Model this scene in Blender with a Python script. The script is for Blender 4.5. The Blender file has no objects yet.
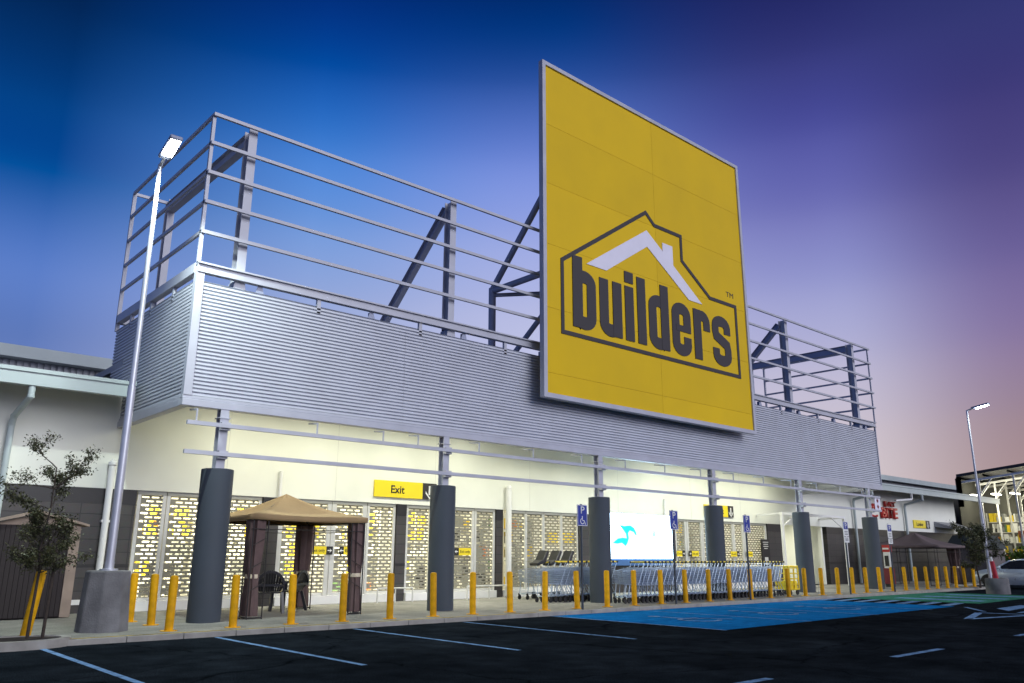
import bpy, bmesh, math, random
from mathutils import Vector, Matrix
R = math.radians
rnd = random.Random(7)
scene = bpy.context.scene
col = scene.collection

# ------------------------------------------------------------------ camera
cd = bpy.data.cameras.new("camera"); cam = bpy.data.objects.new("camera", cd); col.objects.link(cam)
cd.sensor_width = 36.0; cd.lens = 809.27 / 1024 * 36; cd.clip_start = 0.1; cd.clip_end = 3000
pit, azi, rol = R(14.85), R(48.391), R(0.257)
fw = Vector((math.cos(azi)*math.cos(pit), math.sin(azi)*math.cos(pit), math.sin(pit)))
r0 = Vector((math.sin(azi), -math.cos(azi), 0)); u0 = r0.cross(fw)
rt = math.cos(rol)*r0 + math.sin(rol)*u0; up = math.cos(rol)*u0 - math.sin(rol)*r0
M4 = Matrix((rt, up, -fw)).transposed().to_4x4(); M4.translation = (0, 0, 1.5)
cam.matrix_world = M4
scene.camera = cam
scene.view_settings.view_transform = 'Standard'; scene.view_settings.look = 'None'
scene.view_settings.exposure = 0.0; scene.view_settings.gamma = 1.0

# ------------------------------------------------------------------ dusk sky
def lin(r, g, b):
    f = lambda c: (c/255/12.92) if c/255 <= .04045 else ((c/255+.055)/1.055)**2.4
    return (f(r), f(g), f(b), 1)
world = bpy.data.worlds.new("World"); scene.world = world; world.use_nodes = True
wn, wl = world.node_tree.nodes, world.node_tree.links
for n in list(wn): wn.remove(n)
out = wn.new('ShaderNodeOutputWorld')
tc = wn.new('ShaderNodeTexCoord'); sep = wn.new('ShaderNodeSeparateXYZ'); wl.new(tc.outputs['Generated'], sep.inputs[0])
def wmath(op, a, b=None, clamp=False):
    m = wn.new('ShaderNodeMath'); m.operation = op; m.use_clamp = clamp
    for i, v in enumerate((a, b)):
        if v is None: continue
        if isinstance(v, (int, float)): m.inputs[i].default_value = v
        else: wl.new(v, m.inputs[i])
    return m.outputs[0]
def wramp(fac, stops, ease='EASE'):
    r = wn.new('ShaderNodeValToRGB'); r.color_ramp.interpolation = ease
    e = r.color_ramp.elements
    while len(e) > 1: e.remove(e[-1])
    e[0].position = stops[0][0]; e[0].color = stops[0][1]
    for p, c in stops[1:]:
        k = e.new(p); k.color = c
    wl.new(fac, r.inputs[0]); return r.outputs[0]
X, Y, Z = sep.outputs
hl = wmath('SQRT', wmath('MAXIMUM', wmath('SUBTRACT', 1.0, wmath('MULTIPLY', Z, Z)), 1e-4))
hx = wmath('DIVIDE', X, hl); hy = wmath('DIVIDE', Y, hl)
zz = wmath('MAXIMUM', Z, 0.0)
SKY = [(.17, [(0,122,140,196),(.14,112,136,198),(.22,95,122,186),(.30,88,124,199),(.39,2,80,156),(.46,0,62,130),(.54,0,38,88),(.66,0,27,72),(1,0,18,50)]),
 (.45, [(0,190,196,222),(.14,182,190,222),(.22,170,180,220),(.30,148,168,218),(.38,112,152,219),(.46,66,126,210),(.54,4,76,162),(.66,0,24,84),(1,0,18,50)]),
 (.70, [(0,222,214,224),(.14,212,208,228),(.22,196,198,228),(.30,178,184,226),(.38,152,166,226),(.46,112,136,214),(.54,43,81,159),(.66,0,20,76),(1,0,18,50)]),
 (.90, [(0,214,200,198),(.14,204,194,206),(.22,183,181,212),(.30,153,156,207),(.38,116,118,185),(.46,81,84,160),(.54,51,55,121),(.66,14,24,78),(1,4,18,50)]),
 (.97, [(0,170,142,136),(.14,157,134,146),(.22,138,120,159),(.30,113,101,155),(.38,85,77,136),(.46,64,60,122),(.54,50,54,114),(.66,34,40,96),(1,10,20,56)])]
prev = None
for k, (ax, st) in enumerate(SKY):
    rmp = wramp(zz, [(p[0], lin(*p[1:])) for p in st], 'CARDINAL')
    if prev is None: prev = rmp; continue
    mr = wn.new('ShaderNodeMapRange'); mr.interpolation_type = 'SMOOTHSTEP' if k > 1 else 'LINEAR'
    mr.inputs[1].default_value = SKY[k-1][0]; mr.inputs[2].default_value = ax; wl.new(hx, mr.inputs[0])
    mix = wn.new('ShaderNodeMix'); mix.data_type = 'RGBA'
    wl.new(mr.outputs[0], mix.inputs[0]); wl.new(prev, mix.inputs[6]); wl.new(rmp, mix.inputs[7]); prev = mix.outputs[2]
# afterglow on the horizon on the far side of the sky, behind the photographer
gl = wmath('MAXIMUM', wmath('MULTIPLY', hy, -1.0), 0.0)
glz = wramp(zz, [(0, (1,1,1,1)), (.18, (.85,.85,.85,1)), (.42, (.22,.22,.22,1)), (.62, (.03,.03,.03,1)), (1, (0,0,0,1))])
gm = wmath('MULTIPLY', gl, glz)
gc = wn.new('ShaderNodeMix'); gc.data_type = 'RGBA'; gc.blend_type = 'MIX'
wl.new(gm, gc.inputs[0]); gc.inputs[6].default_value = (0,0,0,1); gc.inputs[7].default_value = (.50,.48,.58,1)
add = wn.new('ShaderNodeMix'); add.data_type = 'RGBA'; add.blend_type = 'ADD'; add.inputs[0].default_value = 1.0
wl.new(prev, add.inputs[6]); wl.new(gc.outputs[2], add.inputs[7])
sky = wn.new('ShaderNodeTexSky'); sky.sky_type = 'NISHITA'; sky.sun_disc = False
sky.sun_elevation = R(-3); sky.sun_rotation = R(160)
bg1 = wn.new('ShaderNodeBackground'); bg1.inputs[1].default_value = 1.0; wl.new(add.outputs[2], bg1.inputs[0])
bg2 = wn.new('ShaderNodeBackground'); bg2.inputs[1].default_value = 0.02; wl.new(sky.outputs[0], bg2.inputs[0])
ads = wn.new('ShaderNodeAddShader'); wl.new(bg1.outputs[0], ads.inputs[0]); wl.new(bg2.outputs[0], ads.inputs[1])
wl.new(ads.outputs[0], out.inputs[0])
# soft fill lamp added behind the camera, standing in for unseen car-park lamps
sd = bpy.data.lights.new("fill_sun", 'SUN'); sd.energy = 1.75; sd.angle = R(36); sd.color = (.98, .97, 1)
so = bpy.data.objects.new("fill_sun", sd); col.objects.link(so)
so.rotation_euler = Vector((-.12, .90, -.40)).to_track_quat('-Z', 'Y').to_euler()

# ------------------------------------------------------------------ helpers
def root_loc(o):
    v = Vector((0,0,0))
    while o is not None: v += Vector(o.location); o = o.parent
    return v
class MB:
    """collects shapes in world coordinates and links them as one mesh"""
    def __init__(s): s.v = []; s.f = []; s.m = []; s.cur = 0
    def poly(s, pts, faces):
        b = len(s.v); s.v += [tuple(p) for p in pts]
        for f in faces: s.f.append([b+i for i in f]); s.m.append(s.cur)
        return s
    def box(s, x0, x1, y0, y1, z0, z1):
        return s.poly([(x,y,z) for z in (z0,z1) for y in (y0,y1) for x in (x0,x1)],
            [(0,2,3,1),(4,5,7,6),(0,1,5,4),(2,6,7,3),(0,4,6,2),(1,3,7,5)])
    def bar(s, p, q, w, h, upv=(0,0,1)):
        p, q = Vector(p), Vector(q); d = (q-p).normalized(); u = Vector(upv)
        sd_ = d.cross(u)
        if sd_.length < 1e-3: sd_ = d.cross(Vector((1,0,0)))
        sd_.normalize(); u = sd_.cross(d)
        pts = [a + sd_*(sx*w/2) + u*(sz*h/2) for a in (p,q) for sx, sz in ((-1,-1),(1,-1),(1,1),(-1,1))]
        return s.poly(pts, [(0,1,2,3),(7,6,5,4),(0,4,5,1),(1,5,6,2),(2,6,7,3),(3,7,4,0)])
    def tube(s, p, q, r, n=10, r2=None, cap=True):
        p, q = Vector(p), Vector(q); r2 = r if r2 is None else r2
        d = (q-p).normalized(); a = d.cross(Vector((0,0,1)))
        if a.length < 1e-3: a = Vector((1,0,0))
        a.normalize(); b = d.cross(a)
        pts = [c + (a*math.cos(2*math.pi*i/n) + b*math.sin(2*math.pi*i/n))*rr for c, rr in ((p,r),(q,r2)) for i in range(n)]
        fs = [(i,(i+1)%n,n+(i+1)%n,n+i) for i in range(n)]
        if cap: fs += [tuple(range(n-1,-1,-1)), tuple(range(n,2*n))]
        return s.poly(pts, fs)
    def lathe(s, c, prof, n=20):
        c = Vector(c); pts = []
        for r_, z_ in prof: pts += [c + Vector((r_*math.cos(2*math.pi*i/n), r_*math.sin(2*math.pi*i/n), z_)) for i in range(n)]
        fs = []
        for k in range(len(prof)-1):
            for i in range(n): fs.append((k*n+i, k*n+(i+1)%n, (k+1)*n+(i+1)%n, (k+1)*n+i))
        fs += [tuple(range(n-1,-1,-1)), tuple((len(prof)-1)*n+i for i in range(n))]
        return s.poly(pts, fs)
    def prism(s, pts, d):
        """closed outline (3-D points) pushed along vector d"""
        n = len(pts); d = Vector(d); a = [Vector(p) for p in pts]; b = [p+d for p in a]
        return s.poly(a+b, [tuple(range(n)), tuple(range(2*n-1,n-1,-1))] + [(i,n+i,n+(i+1)%n,(i+1)%n) for i in range(n)])
    def ring(s, outer, inner, d):
        n = len(outer); d = Vector(d); o = [Vector(p) for p in outer]; i_ = [Vector(p) for p in inner]
        pts = o + i_ + [p+d for p in o] + [p+d for p in i_]; fs = []
        for k in range(n):
            j = (k+1) % n
            fs += [(k,j,n+j,n+k), (2*n+k,3*n+k,3*n+j,2*n+j), (k,2*n+k,2*n+j,j), (n+k,n+j,3*n+j,3*n+k)]
        return s.poly(pts, fs)
    def sheet(s, pts): return s.poly(pts, [tuple(range(len(pts)))])
    def build(s, name, mat, parent=None, smooth=False, bevel=0, loc=None, solid=0):
        base = root_loc(parent) if parent else Vector(loc or (0,0,0))
        me = bpy.data.meshes.new(name)
        me.from_pydata([Vector(v)-base for v in s.v], [], s.f)
        mats = mat if isinstance(mat, (list, tuple)) else [mat]
        for m in mats: me.materials.append(m)
        bm = bmesh.new(); bm.from_mesh(me)
        for i, f in enumerate(bm.faces): f.material_index = s.m[i]
        big = [f for f in bm.faces if len(f.verts) > 6]
        if big and not smooth: bmesh.ops.triangulate(bm, faces=big, ngon_method='EAR_CLIP')
        bmesh.ops.recalc_face_normals(bm, faces=bm.faces)
        bm.to_mesh(me); bm.free()
        if smooth:
            for p in me.polygons: p.use_smooth = True
        o = bpy.data.objects.new(name, me); col.objects.link(o)
        if parent: o.parent = parent
        else: o.location = base
        if smooth:
            md = o.modifiers.new('edges', 'EDGE_SPLIT'); md.split_angle = R(40)
        if bevel:
            md = o.modifiers.new('bevel', 'BEVEL'); md.width = bevel; md.segments = 2; md.limit_method = 'ANGLE'
        if solid:
            md = o.modifiers.new('thick', 'SOLIDIFY'); md.thickness = solid; md.offset = 0
        return o
def tag(o, label, cat, group=None, kind=None):
    if label: o['label'] = label
    if cat: o['category'] = cat
    if group: o['group'] = group
    if kind: o['kind'] = kind
    return o
def thing(name, label, cat, loc=(0,0,0), group=None):
    o = bpy.data.objects.new(name, None); o.empty_display_size = .2; col.objects.link(o); o.location = loc
    return tag(o, label, cat, group)
def kids(o): return [c for c in bpy.data.objects if c.parent == o]
def dup(o, loc, label=None, group=None, tree=None, rotz=None):
    tree = tree or family(o)
    r = o.copy(); col.objects.link(r); r.location = loc
    if rotz is not None: r.rotation_euler = (0,0,rotz)
    if label: r['label'] = label
    if group: r['group'] = group
    for ch, gs in tree:
        c = ch.copy(); col.objects.link(c); c.parent = r
        for g in gs:
            d = g.copy(); col.objects.link(d); d.parent = c
    return r
def family(o): return [(c, kids(c)) for c in kids(o)]

def text(name, body, mat, parent, o, size, width=None, u=(1,0,0), v=(0,0,1), depth=.004, align='CENTER', bold=0):
    """lettering set on a plane: o = centre of the baseline, u = reading direction"""
    cu = bpy.data.curves.new(name, 'FONT'); cu.body = body; cu.align_x = align; cu.size = 1; cu.offset = bold; cu.resolution_u = 4
    t = bpy.data.objects.new(name, cu); col.objects.link(t)
    bpy.context.view_layer.update()
    me = bpy.data.meshes.new_from_object(t.evaluated_get(bpy.context.evaluated_depsgraph_get()))
    bpy.data.objects.remove(t); bpy.data.curves.remove(cu)
    u, v = Vector(u), Vector(v); n = u.cross(v); o = Vector(o); base = root_loc(parent)
    xs = [p.co.x for p in me.vertices]; w0 = max(xs)-min(xs); sx = size if width is None else width/w0
    for p in me.vertices: p.co = o + u*(p.co.x*sx) + v*(p.co.y*size) - base
    me.name = name; me.materials.append(mat)
    ob = bpy.data.objects.new(name, me); col.objects.link(ob); ob.parent = parent
    md = ob.modifiers.new('thick', 'SOLIDIFY'); md.thickness = depth; md.offset = 0
    return ob

# ------------------------------------------------------------------ materials
def mat(name, c, rough=.6, metal=0., var=.10, scale=4., bump=0., bscale=40., spec=.5, fine=0.):
    m = bpy.data.materials.new(name); m.use_nodes = True
    n, l = m.node_tree.nodes, m.node_tree.links; b = n['Principled BSDF']
    b.inputs['Roughness'].default_value = rough; b.inputs['Metallic'].default_value = metal
    b.inputs['Specular IOR Level'].default_value = spec
    t = n.new('ShaderNodeTexCoord'); nz = n.new('ShaderNodeTexNoise'); nz.inputs['Scale'].default_value = scale
    nz.inputs['Detail'].default_value = 6; l.new(t.outputs['Object'], nz.inputs['Vector'])
    rp = n.new('ShaderNodeValToRGB'); l.new(nz.outputs[0], rp.inputs[0])
    rp.color_ramp.elements[0].position = .3; rp.color_ramp.elements[1].position = .7
    rp.color_ramp.elements[0].color = tuple(x*(1-var) for x in c[:3])+(1,)
    rp.color_ramp.elements[1].color = tuple(min(1,x*(1+var)) for x in c[:3])+(1,)
    l.new(rp.outputs[0], b.inputs['Base Color'])
    rr = n.new('ShaderNodeMapRange'); rr.inputs[3].default_value = max(0,rough-.08); rr.inputs[4].default_value = min(1,rough+.1)
    l.new(nz.outputs[0], rr.inputs[0]); l.new(rr.outputs[0], b.inputs['Roughness'])
    if bump:
        n2 = n.new('ShaderNodeTexNoise'); n2.inputs['Scale'].default_value = bscale; n2.inputs['Detail'].default_value = 4
        l.new(t.outputs['Object'], n2.inputs['Vector'])
        bp = n.new('ShaderNodeBump'); bp.inputs['Strength'].default_value = bump; bp.inputs['Distance'].default_value = .02
        l.new(n2.outputs[0], bp.inputs['Height']); l.new(bp.outputs[0], b.inputs['Normal'])
    return m
def emit(name, c, s):
    m = bpy.data.materials.new(name); m.use_nodes = True; b = m.node_tree.nodes['Principled BSDF']
    b.inputs['Base Color'].default_value = (*c[:3],1); b.inputs['Emission Color'].default_value = (*c[:3],1)
    b.inputs['Emission Strength'].default_value = s; return m
def tilemat(name, c1, c2, mortar, w, h, off=0., rough=.5, msize=.012):
    m = bpy.data.materials.new(name); m.use_nodes = True
    n, l = m.node_tree.nodes, m.node_tree.links; b = n['Principled BSDF']
    t = n.new('ShaderNodeTexCoord'); s_ = n.new('ShaderNodeSeparateXYZ'); cb = n.new('ShaderNodeCombineXYZ')
    l.new(t.outputs['Object'], s_.inputs[0])
    ad = n.new('ShaderNodeMath'); ad.operation = 'ADD'; l.new(s_.outputs[0], ad.inputs[0]); l.new(s_.outputs[1], ad.inputs[1])
    l.new(ad.outputs[0], cb.inputs[0]); l.new(s_.outputs[2], cb.inputs[1])
    k = n.new('ShaderNodeTexBrick'); l.new(cb.outputs[0], k.inputs['Vector']); k.offset = off
    k.inputs['Color1'].default_value = (*c1,1); k.inputs['Color2'].default_value = (*c2,1); k.inputs['Mortar'].default_value = (*mortar,1)
    k.inputs['Scale'].default_value = 1; k.inputs['Mortar Size'].default_value = msize
    k.inputs['Brick Width'].default_value = w; k.inputs['Row Height'].default_value = h
    nz = n.new('ShaderNodeTexNoise'); nz.inputs['Scale'].default_value = 9; nz.inputs['Detail'].default_value = 5; l.new(t.outputs['Object'], nz.inputs['Vector'])
    mx = n.new('ShaderNodeMix'); mx.data_type = 'RGBA'; mx.blend_type = 'MULTIPLY'; mx.inputs[0].default_value = .4
    l.new(k.outputs['Color'], mx.inputs[6]); l.new(nz.outputs['Color'], mx.inputs[7]); l.new(mx.outputs[2], b.inputs['Base Color'])
    b.inputs['Roughness'].default_value = rough
    bp = n.new('ShaderNodeBump'); bp.invert = True; bp.inputs['Strength'].default_value = .4; bp.inputs['Distance'].default_value = .01
    l.new(k.outputs['Fac'], bp.inputs['Height']); l.new(bp.outputs[0], b.inputs['Normal'])
    return m
m_clad = mat('ribbed_zinc', (.53,.55,.61), .45, .1, .06, 1.2)
m_steel = mat('painted_steel', (.43,.44,.50), .45, .1, .08, 2)
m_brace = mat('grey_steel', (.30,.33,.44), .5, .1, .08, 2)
m_wall = mat('cream_plaster', (.76,.77,.69), .8, 0, .04, .8, .08, 60)
m_white = mat('white_paint', (.74,.74,.72), .5, 0, .04, 3)
m_gutter = mat('gutter_paint', (.40,.46,.46), .55, 0, .06, 1.5)
m_roof = mat('roof_sheet', (.30,.31,.34), .5, .2, .1, 2)
m_tile = tilemat('dark_wall_tile', (.062,.056,.053), (.045,.041,.040), (.02,.02,.02), .62, .31)
m_tileband = mat('black_band_tile', (.012,.011,.011), .4, 0, .2, 4)
m_column = mat('slate_column_paint', (.045,.057,.073), .75, 0, .08, 1.5, .05, 30)
m_yellow = mat('sign_yellow', (.71,.465,.006), .55, 0, .05, .5, .12, .9, .2)
_n, _l = m_yellow.node_tree.nodes, m_yellow.node_tree.links; _b = _n['Principled BSDF']
_g = _n.new('ShaderNodeNewGeometry'); _r = _n.new('ShaderNodeMapRange'); _r.inputs[3].default_value = .96; _r.inputs[4].default_value = 1.04; _l.new(_g.outputs['Random Per Island'], _r.inputs[0])
_h = _n.new('ShaderNodeHueSaturation'); _src = _b.inputs['Base Color'].links[0].from_socket; _l.new(_src, _h.inputs['Color']); _l.new(_r.outputs[0], _h.inputs['Value']); _l.new(_h.outputs[0], _b.inputs['Base Color'])
m_syellow = mat('panel_yellow', (.80,.62,.01), .5, 0, .03, 2)
m_char = mat('charcoal_vinyl', (.022,.018,.018), .5, 0, .05, 2)
m_black = mat('black_print', (.012,.011,.010), .5, 0, .1, 5)
m_marks = mat('white_vinyl', (.74,.72,.82), .5, 0, .03, 2)
m_bollard = mat('bollard_yellow', (.66,.335,.002), .6, 0, .2, 7, 0, 40, .2)
_n, _l = m_bollard.node_tree.nodes, m_bollard.node_tree.links; _b = _n['Principled BSDF']
_g = _n.new('ShaderNodeObjectInfo'); _r = _n.new('ShaderNodeMapRange'); _r.inputs[3].default_value = .78; _r.inputs[4].default_value = 1.1; _l.new(_g.outputs['Random'], _r.inputs[0])
_h = _n.new('ShaderNodeHueSaturation'); _src = _b.inputs['Base Color'].links[0].from_socket; _l.new(_src, _h.inputs['Color']); _l.new(_r.outputs[0], _h.inputs['Value']); _l.new(_h.outputs[0], _b.inputs['Base Color'])
m_conc = mat('grey_concrete', (.15,.15,.155), .9, 0, .34, 2.2, .4, 30)
m_pave = None
m_kerb = mat('kerb_concrete', (.30,.29,.26), .9, 0, .2, 3, .3, 40)
m_pole = mat('galvanised_pole', (.50,.51,.56), .35, .5, .1, 3)
m_dpole = mat('dark_pole', (.035,.045,.06), .4, .2, .1, 3)
m_blue = mat('sign_blue', (.012,.035,.28), .4, 0, .06, 3)
m_shutter = mat('shutter_metal', (.24,.23,.18), .5, .1, .1, 2)
m_frame = mat('aluminium_frame', (.60,.60,.56), .4, .2, .06, 3)
m_hbox = mat('head_box_grey', (.28,.28,.26), .5, 0, .06, 3)
m_tan = mat('tan_canvas', (.31,.215,.105), .85, 0, .10, 1.6, .25, 14)
m_curt = mat('brown_curtain', (.115,.075,.070), .9, 0, .14, 5)
m_tie = mat('cream_tie', (.60,.52,.38), .8, 0, .2, 30)
m_gtube = mat('gazebo_tube', (.03,.027,.025), .4, .3, .1, 4)
m_plastic = mat('black_plastic', (.010,.010,.012), .35, 0, .1, 4)
m_shed = mat('dark_shed_board', (.022,.016,.016), .8, 0, .12, 6)
m_tanboard = mat('tan_board', (.29,.225,.175), .8, 0, .12, 4)
m_shed2 = mat('taupe_shed_sheet', (.13,.115,.115), .8, 0, .1, 4)
m_wire = mat('chrome_wire', (.36,.44,.54), .35, .6, .06, 6)
m_handle = mat('trolley_handle_yellow', (.80,.60,.03), .4, 0, .05, 8)
m_rubber = mat('black_rubber', (.012,.012,.014), .6, 0, .1, 8)
m_bark = mat('bark', (.045,.034,.026), .95, 0, .3, 20, .6, 30)
m_soil = mat('soil', (.03,.025,.02), .95, 0, .3, 12, .5, 20)
m_red = mat('red_letter', (.45,.02,.015), .45, 0, .06, 3)
m_maroon = mat('maroon_panel', (.16,.008,.015), .5, 0, .1, 3)
m_brown = mat('brown_canvas', (.115,.085,.088), .85, 0, .1, 2)
m_floor = mat('shop_floor', (.5,.49,.45), .4, 0, .05, 2)
m_carpaint = mat('silver_blue_paint', (.58,.66,.76), .28, .3, .03, 2)
m_glass = mat('dark_glass', (.012,.015,.02), .08, 0, .1, 2, spec=.8)
m_rim = mat('alloy', (.5,.5,.52), .3, .7, .05, 5)
m_tube = emit('lit_tube', (1,.97,.82), 12)
m_lampglass = emit('lit_lamp_glass', (.92,1,1), 60)
m_shoplight = emit('shop_light', (1,.98,.86), 5)
m_screen = emit('lit_screen_white', (.58,.82,1), 13)
m_teal = emit('lit_screen_teal', (.0,.62,.72), 1.0)
m_sblue = emit('lit_screen_blue', (.25,.42,.60), 1.0)
m_spale = emit('lit_screen_pale_blue', (.50,.86,.98), 1.0)
m_sgrey = emit('lit_screen_grey', (.55,.66,.72), 1.0)
m_bezel = mat('screen_bezel_blue', (.05,.13,.30), .4, 0, .1, 3)

def groundmat(name, c, spots, rough, bump, bscale, big=.25, spec=0.0):
    m = bpy.data.materials.new(name); m.use_nodes = True
    n, l = m.node_tree.nodes, m.node_tree.links; b = n['Principled BSDF']; b.inputs['Roughness'].default_value = rough
    t = n.new('ShaderNodeTexCoord')
    def nz(sc, d=6):
        k = n.new('ShaderNodeTexNoise'); k.inputs['Scale'].default_value = sc; k.inputs['Detail'].default_value = d
        l.new(t.outputs['Object'], k.inputs['Vector']); return k.outputs[0]
    def ramp(f, a, bb, p0=.35, p1=.65):
        r = n.new('ShaderNodeValToRGB'); l.new(f, r.inputs[0]); r.color_ramp.elements[0].position = p0; r.color_ramp.elements[1].position = p1
        r.color_ramp.elements[0].color = (a,a,a,1); r.color_ramp.elements[1].color = (bb,bb,bb,1); return r.outputs[0]
    def mul(a, bb):
        x = n.new('ShaderNodeMix'); x.data_type = 'RGBA'; x.blend_type = 'MULTIPLY'; x.inputs[0].default_value = 1
        l.new(a, x.inputs[6])
        if isinstance(bb, tuple): x.inputs[7].default_value = bb
        else: l.new(bb, x.inputs[7])
        return x.outputs[2]
    c_ = mul(ramp(nz(.35), 1-big, 1+big), (*c,1)); c_ = mul(c_, ramp(nz(2.3), 1-big, 1+big*.6)); c_ = mul(c_, ramp(nz(bscale,3), 1-spots, 1+spots))
    l.new(c_, b.inputs['Base Color'])
    bp = n.new('ShaderNodeBump'); bp.inputs['Strength'].default_value = bump; bp.inputs['Distance'].default_value = .01
    l.new(nz(bscale,3), bp.inputs['Height']); l.new(bp.outputs[0], b.inputs['Normal'])
    b.inputs['Specular IOR Level'].default_value = spec
    return m
m_asph = groundmat('asphalt', (.0115,.0155,.0205), .7, .95, .5, 55)
def asphalt_detail(m):
    n, l = m.node_tree.nodes, m.node_tree.links; b = n['Principled BSDF']; t = n.new('ShaderNodeTexCoord')
    src = b.inputs['Base Color'].links[0].from_socket
    wz = n.new('ShaderNodeTexNoise'); wz.inputs['Scale'].default_value = 1.6; wz.inputs['Detail'].default_value = 5; l.new(t.outputs['Object'], wz.inputs['Vector'])
    vm = n.new('ShaderNodeVectorMath'); vm.operation = 'MULTIPLY_ADD'; l.new(wz.outputs['Color'], vm.inputs[0]); vm.inputs[1].default_value = (.9,.9,0); l.new(t.outputs['Object'], vm.inputs[2])
    v = n.new('ShaderNodeTexVoronoi'); v.feature = 'DISTANCE_TO_EDGE'; v.inputs['Scale'].default_value = .22; l.new(vm.outputs[0], v.inputs['Vector'])
    r = n.new('ShaderNodeValToRGB'); r.color_ramp.elements[0].position = .001; r.color_ramp.elements[1].position = .006; r.color_ramp.elements[0].color = (.35,.35,.35,1); l.new(v.outputs['Distance'], r.inputs[0])
    p = n.new('ShaderNodeTexNoise'); p.inputs['Scale'].default_value = .8; p.inputs['Detail'].default_value = 8; p.inputs['Roughness'].default_value = .7; l.new(t.outputs['Object'], p.inputs['Vector'])
    r2 = n.new('ShaderNodeValToRGB'); r2.color_ramp.elements[0].position = .36; r2.color_ramp.elements[1].position = .66; r2.color_ramp.elements[0].color = (.75,.75,.75,1); r2.color_ramp.elements[1].color = (1.35,1.33,1.3,1); l.new(p.outputs[0], r2.inputs[0])
    def mul(a, c):
        x = n.new('ShaderNodeMix'); x.data_type = 'RGBA'; x.blend_type = 'MULTIPLY'; x.inputs[0].default_value = 1; l.new(a, x.inputs[6]); l.new(c, x.inputs[7]); return x.outputs[2]
    l.new(mul(mul(src, r.outputs[0]), r2.outputs[0]), b.inputs['Base Color'])
asphalt_detail(m_asph)
m_pave = groundmat('pavement_concrete', (.27,.265,.24), .15, .85, .2, 30, .14)
def paintmat(name, c, wear=.5):
    m = groundmat(name, c, .18, .75, .25, 40, .12); n, l = m.node_tree.nodes, m.node_tree.links
    b = n['Principled BSDF']; t = n.new('ShaderNodeTexCoord'); k = n.new('ShaderNodeTexNoise'); k.inputs['Scale'].default_value = 5; k.inputs['Detail'].default_value = 9
    l.new(t.outputs['Object'], k.inputs['Vector']); r = n.new('ShaderNodeValToRGB'); l.new(k.outputs[0], r.inputs[0])
    r.color_ramp.elements[0].position = .28; r.color_ramp.elements[1].position = .52; r.color_ramp.elements[0].color = (wear,)*3+(1,)
    x = n.new('ShaderNodeMix'); x.data_type = 'RGBA'; src = b.inputs['Base Color'].links[0].from_socket
    l.new(r.outputs[0], x.inputs[0]); x.inputs[6].default_value = (.009,.011,.014,1); l.new(src, x.inputs[7]); l.new(x.outputs[2], b.inputs['Base Color'])
    return m
m_wline = paintmat('white_road_paint', (.17,.30,.52), .4)
m_bpaint = paintmat('blue_road_paint', (.010,.155,.43), .62)
m_gpaint = paintmat('green_road_paint', (.05,.20,.14), .45)
m_ypaint = paintmat('yellow_kerb_paint', (.42,.30,.05), .3)

# ------------------------------------------------------------------ ground
def struct(o): o['kind'] = 'structure'; return o
struct(MB().sheet([(-400,-400,0),(700,-400,0),(700,700,0),(-400,700,0)]).build('ground', m_asph))
pv = MB()
pv.prism([(-40,15.98,0),(46.9,15.98,0),(46.9,18.4,0),(66,18.4,0),(66,22.62,0),(-40,22.62,0)], (0,0,.1))
struct(pv.build('pavement', m_pave))
kb = MB(); x = -40.
while x < 46.5:
    kb.box(x+.004, x+.996, 15.83, 15.976, -.02, .102); x += 1.0
struct(kb.build('kerb', m_kerb, bevel=.012))
ye = MB()
for i in range(-40, 15): ye.sheet([(i+.01,15.86,.106),(i+.99,15.86,.106),(i+.99,15.95,.106),(i+.01,15.95,.106)])
struct(ye.build('kerb_stripe', m_ypaint))
ln = MB()
def line(mb, x0, y0, x1, y1, w, z=.004):
    d = Vector((x1-x0, y1-y0, 0)).normalized(); s = Vector((-d.y, d.x, 0))*w/2
    a, b = Vector((x0,y0,z)), Vector((x1,y1,z)); mb.sheet([a-s, b-s, b+s, a+s])
for k in range(-2, 5): line(ln, 3.62+2.95*k, 10.5, 3.62+2.95*k, 15.7, .10)
for x0 in (3.6, 8.0, 13.4, 18.95, 24.5, 30): line(ln, x0, 6.1, x0+1.85, 6.1, .13)
struct(ln.build('parking_lines', m_wline))
bp_ = MB(); bp_.sheet([(15.45,10.55,.004),(28.7,10.9,.004),(28.7,15.82,.004),(15.45,15.82,.004)])
struct(bp_.build('blue_parking_paint', m_bpaint))
gp = MB(); gp.sheet([(31.1,11.0,.004),(39.5,11.4,.004),(39.5,15.8,.004),(31.1,15.8,.004)])
struct(gp.build('green_crossing_paint', m_gpaint))
hz = MB()
for x0 in (15.38, 19.1, 22.7, 26.2): line(hz, x0+.02, 10.6, x0+.02, 15.8, .09, .008)
for k in range(7):
    y0 = 11.1+.72*k
    hz.sheet([(28.8,y0,.008),(30.9,y0+.3,.008),(30.9,y0+.62,.008),(28.8,y0+.32,.008)])
for x0 in (32.6, 35.0, 37.4): hz.sheet([(x0,11.5,.008),(x0+.7,11.5,.008),(x0+.7,14.6,.008),(x0,14.6,.008)])
struct(hz.build('bay_markings', m_wline))
ar = MB()
for a, b in (((23.1,8.5),(26.0,9.25)), ((26.0,9.25),(26.3,7.9)), ((26.3,7.9),(23.1,8.5))): line(ar, *a, *b, .2, .004)
ar.sheet([(27.6,9.0,.004),(31.2,9.35,.004),(31.2,9.8,.004),(28.6,9.65,.004)])
line(ar, 26.7, 9.35, 28.6, 10.55, .13)
line(ar, 26.9, 8.5, 30.5, 8.75, .14)
struct(ar.build('road_arrows', m_wline))
wc = MB()
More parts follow.
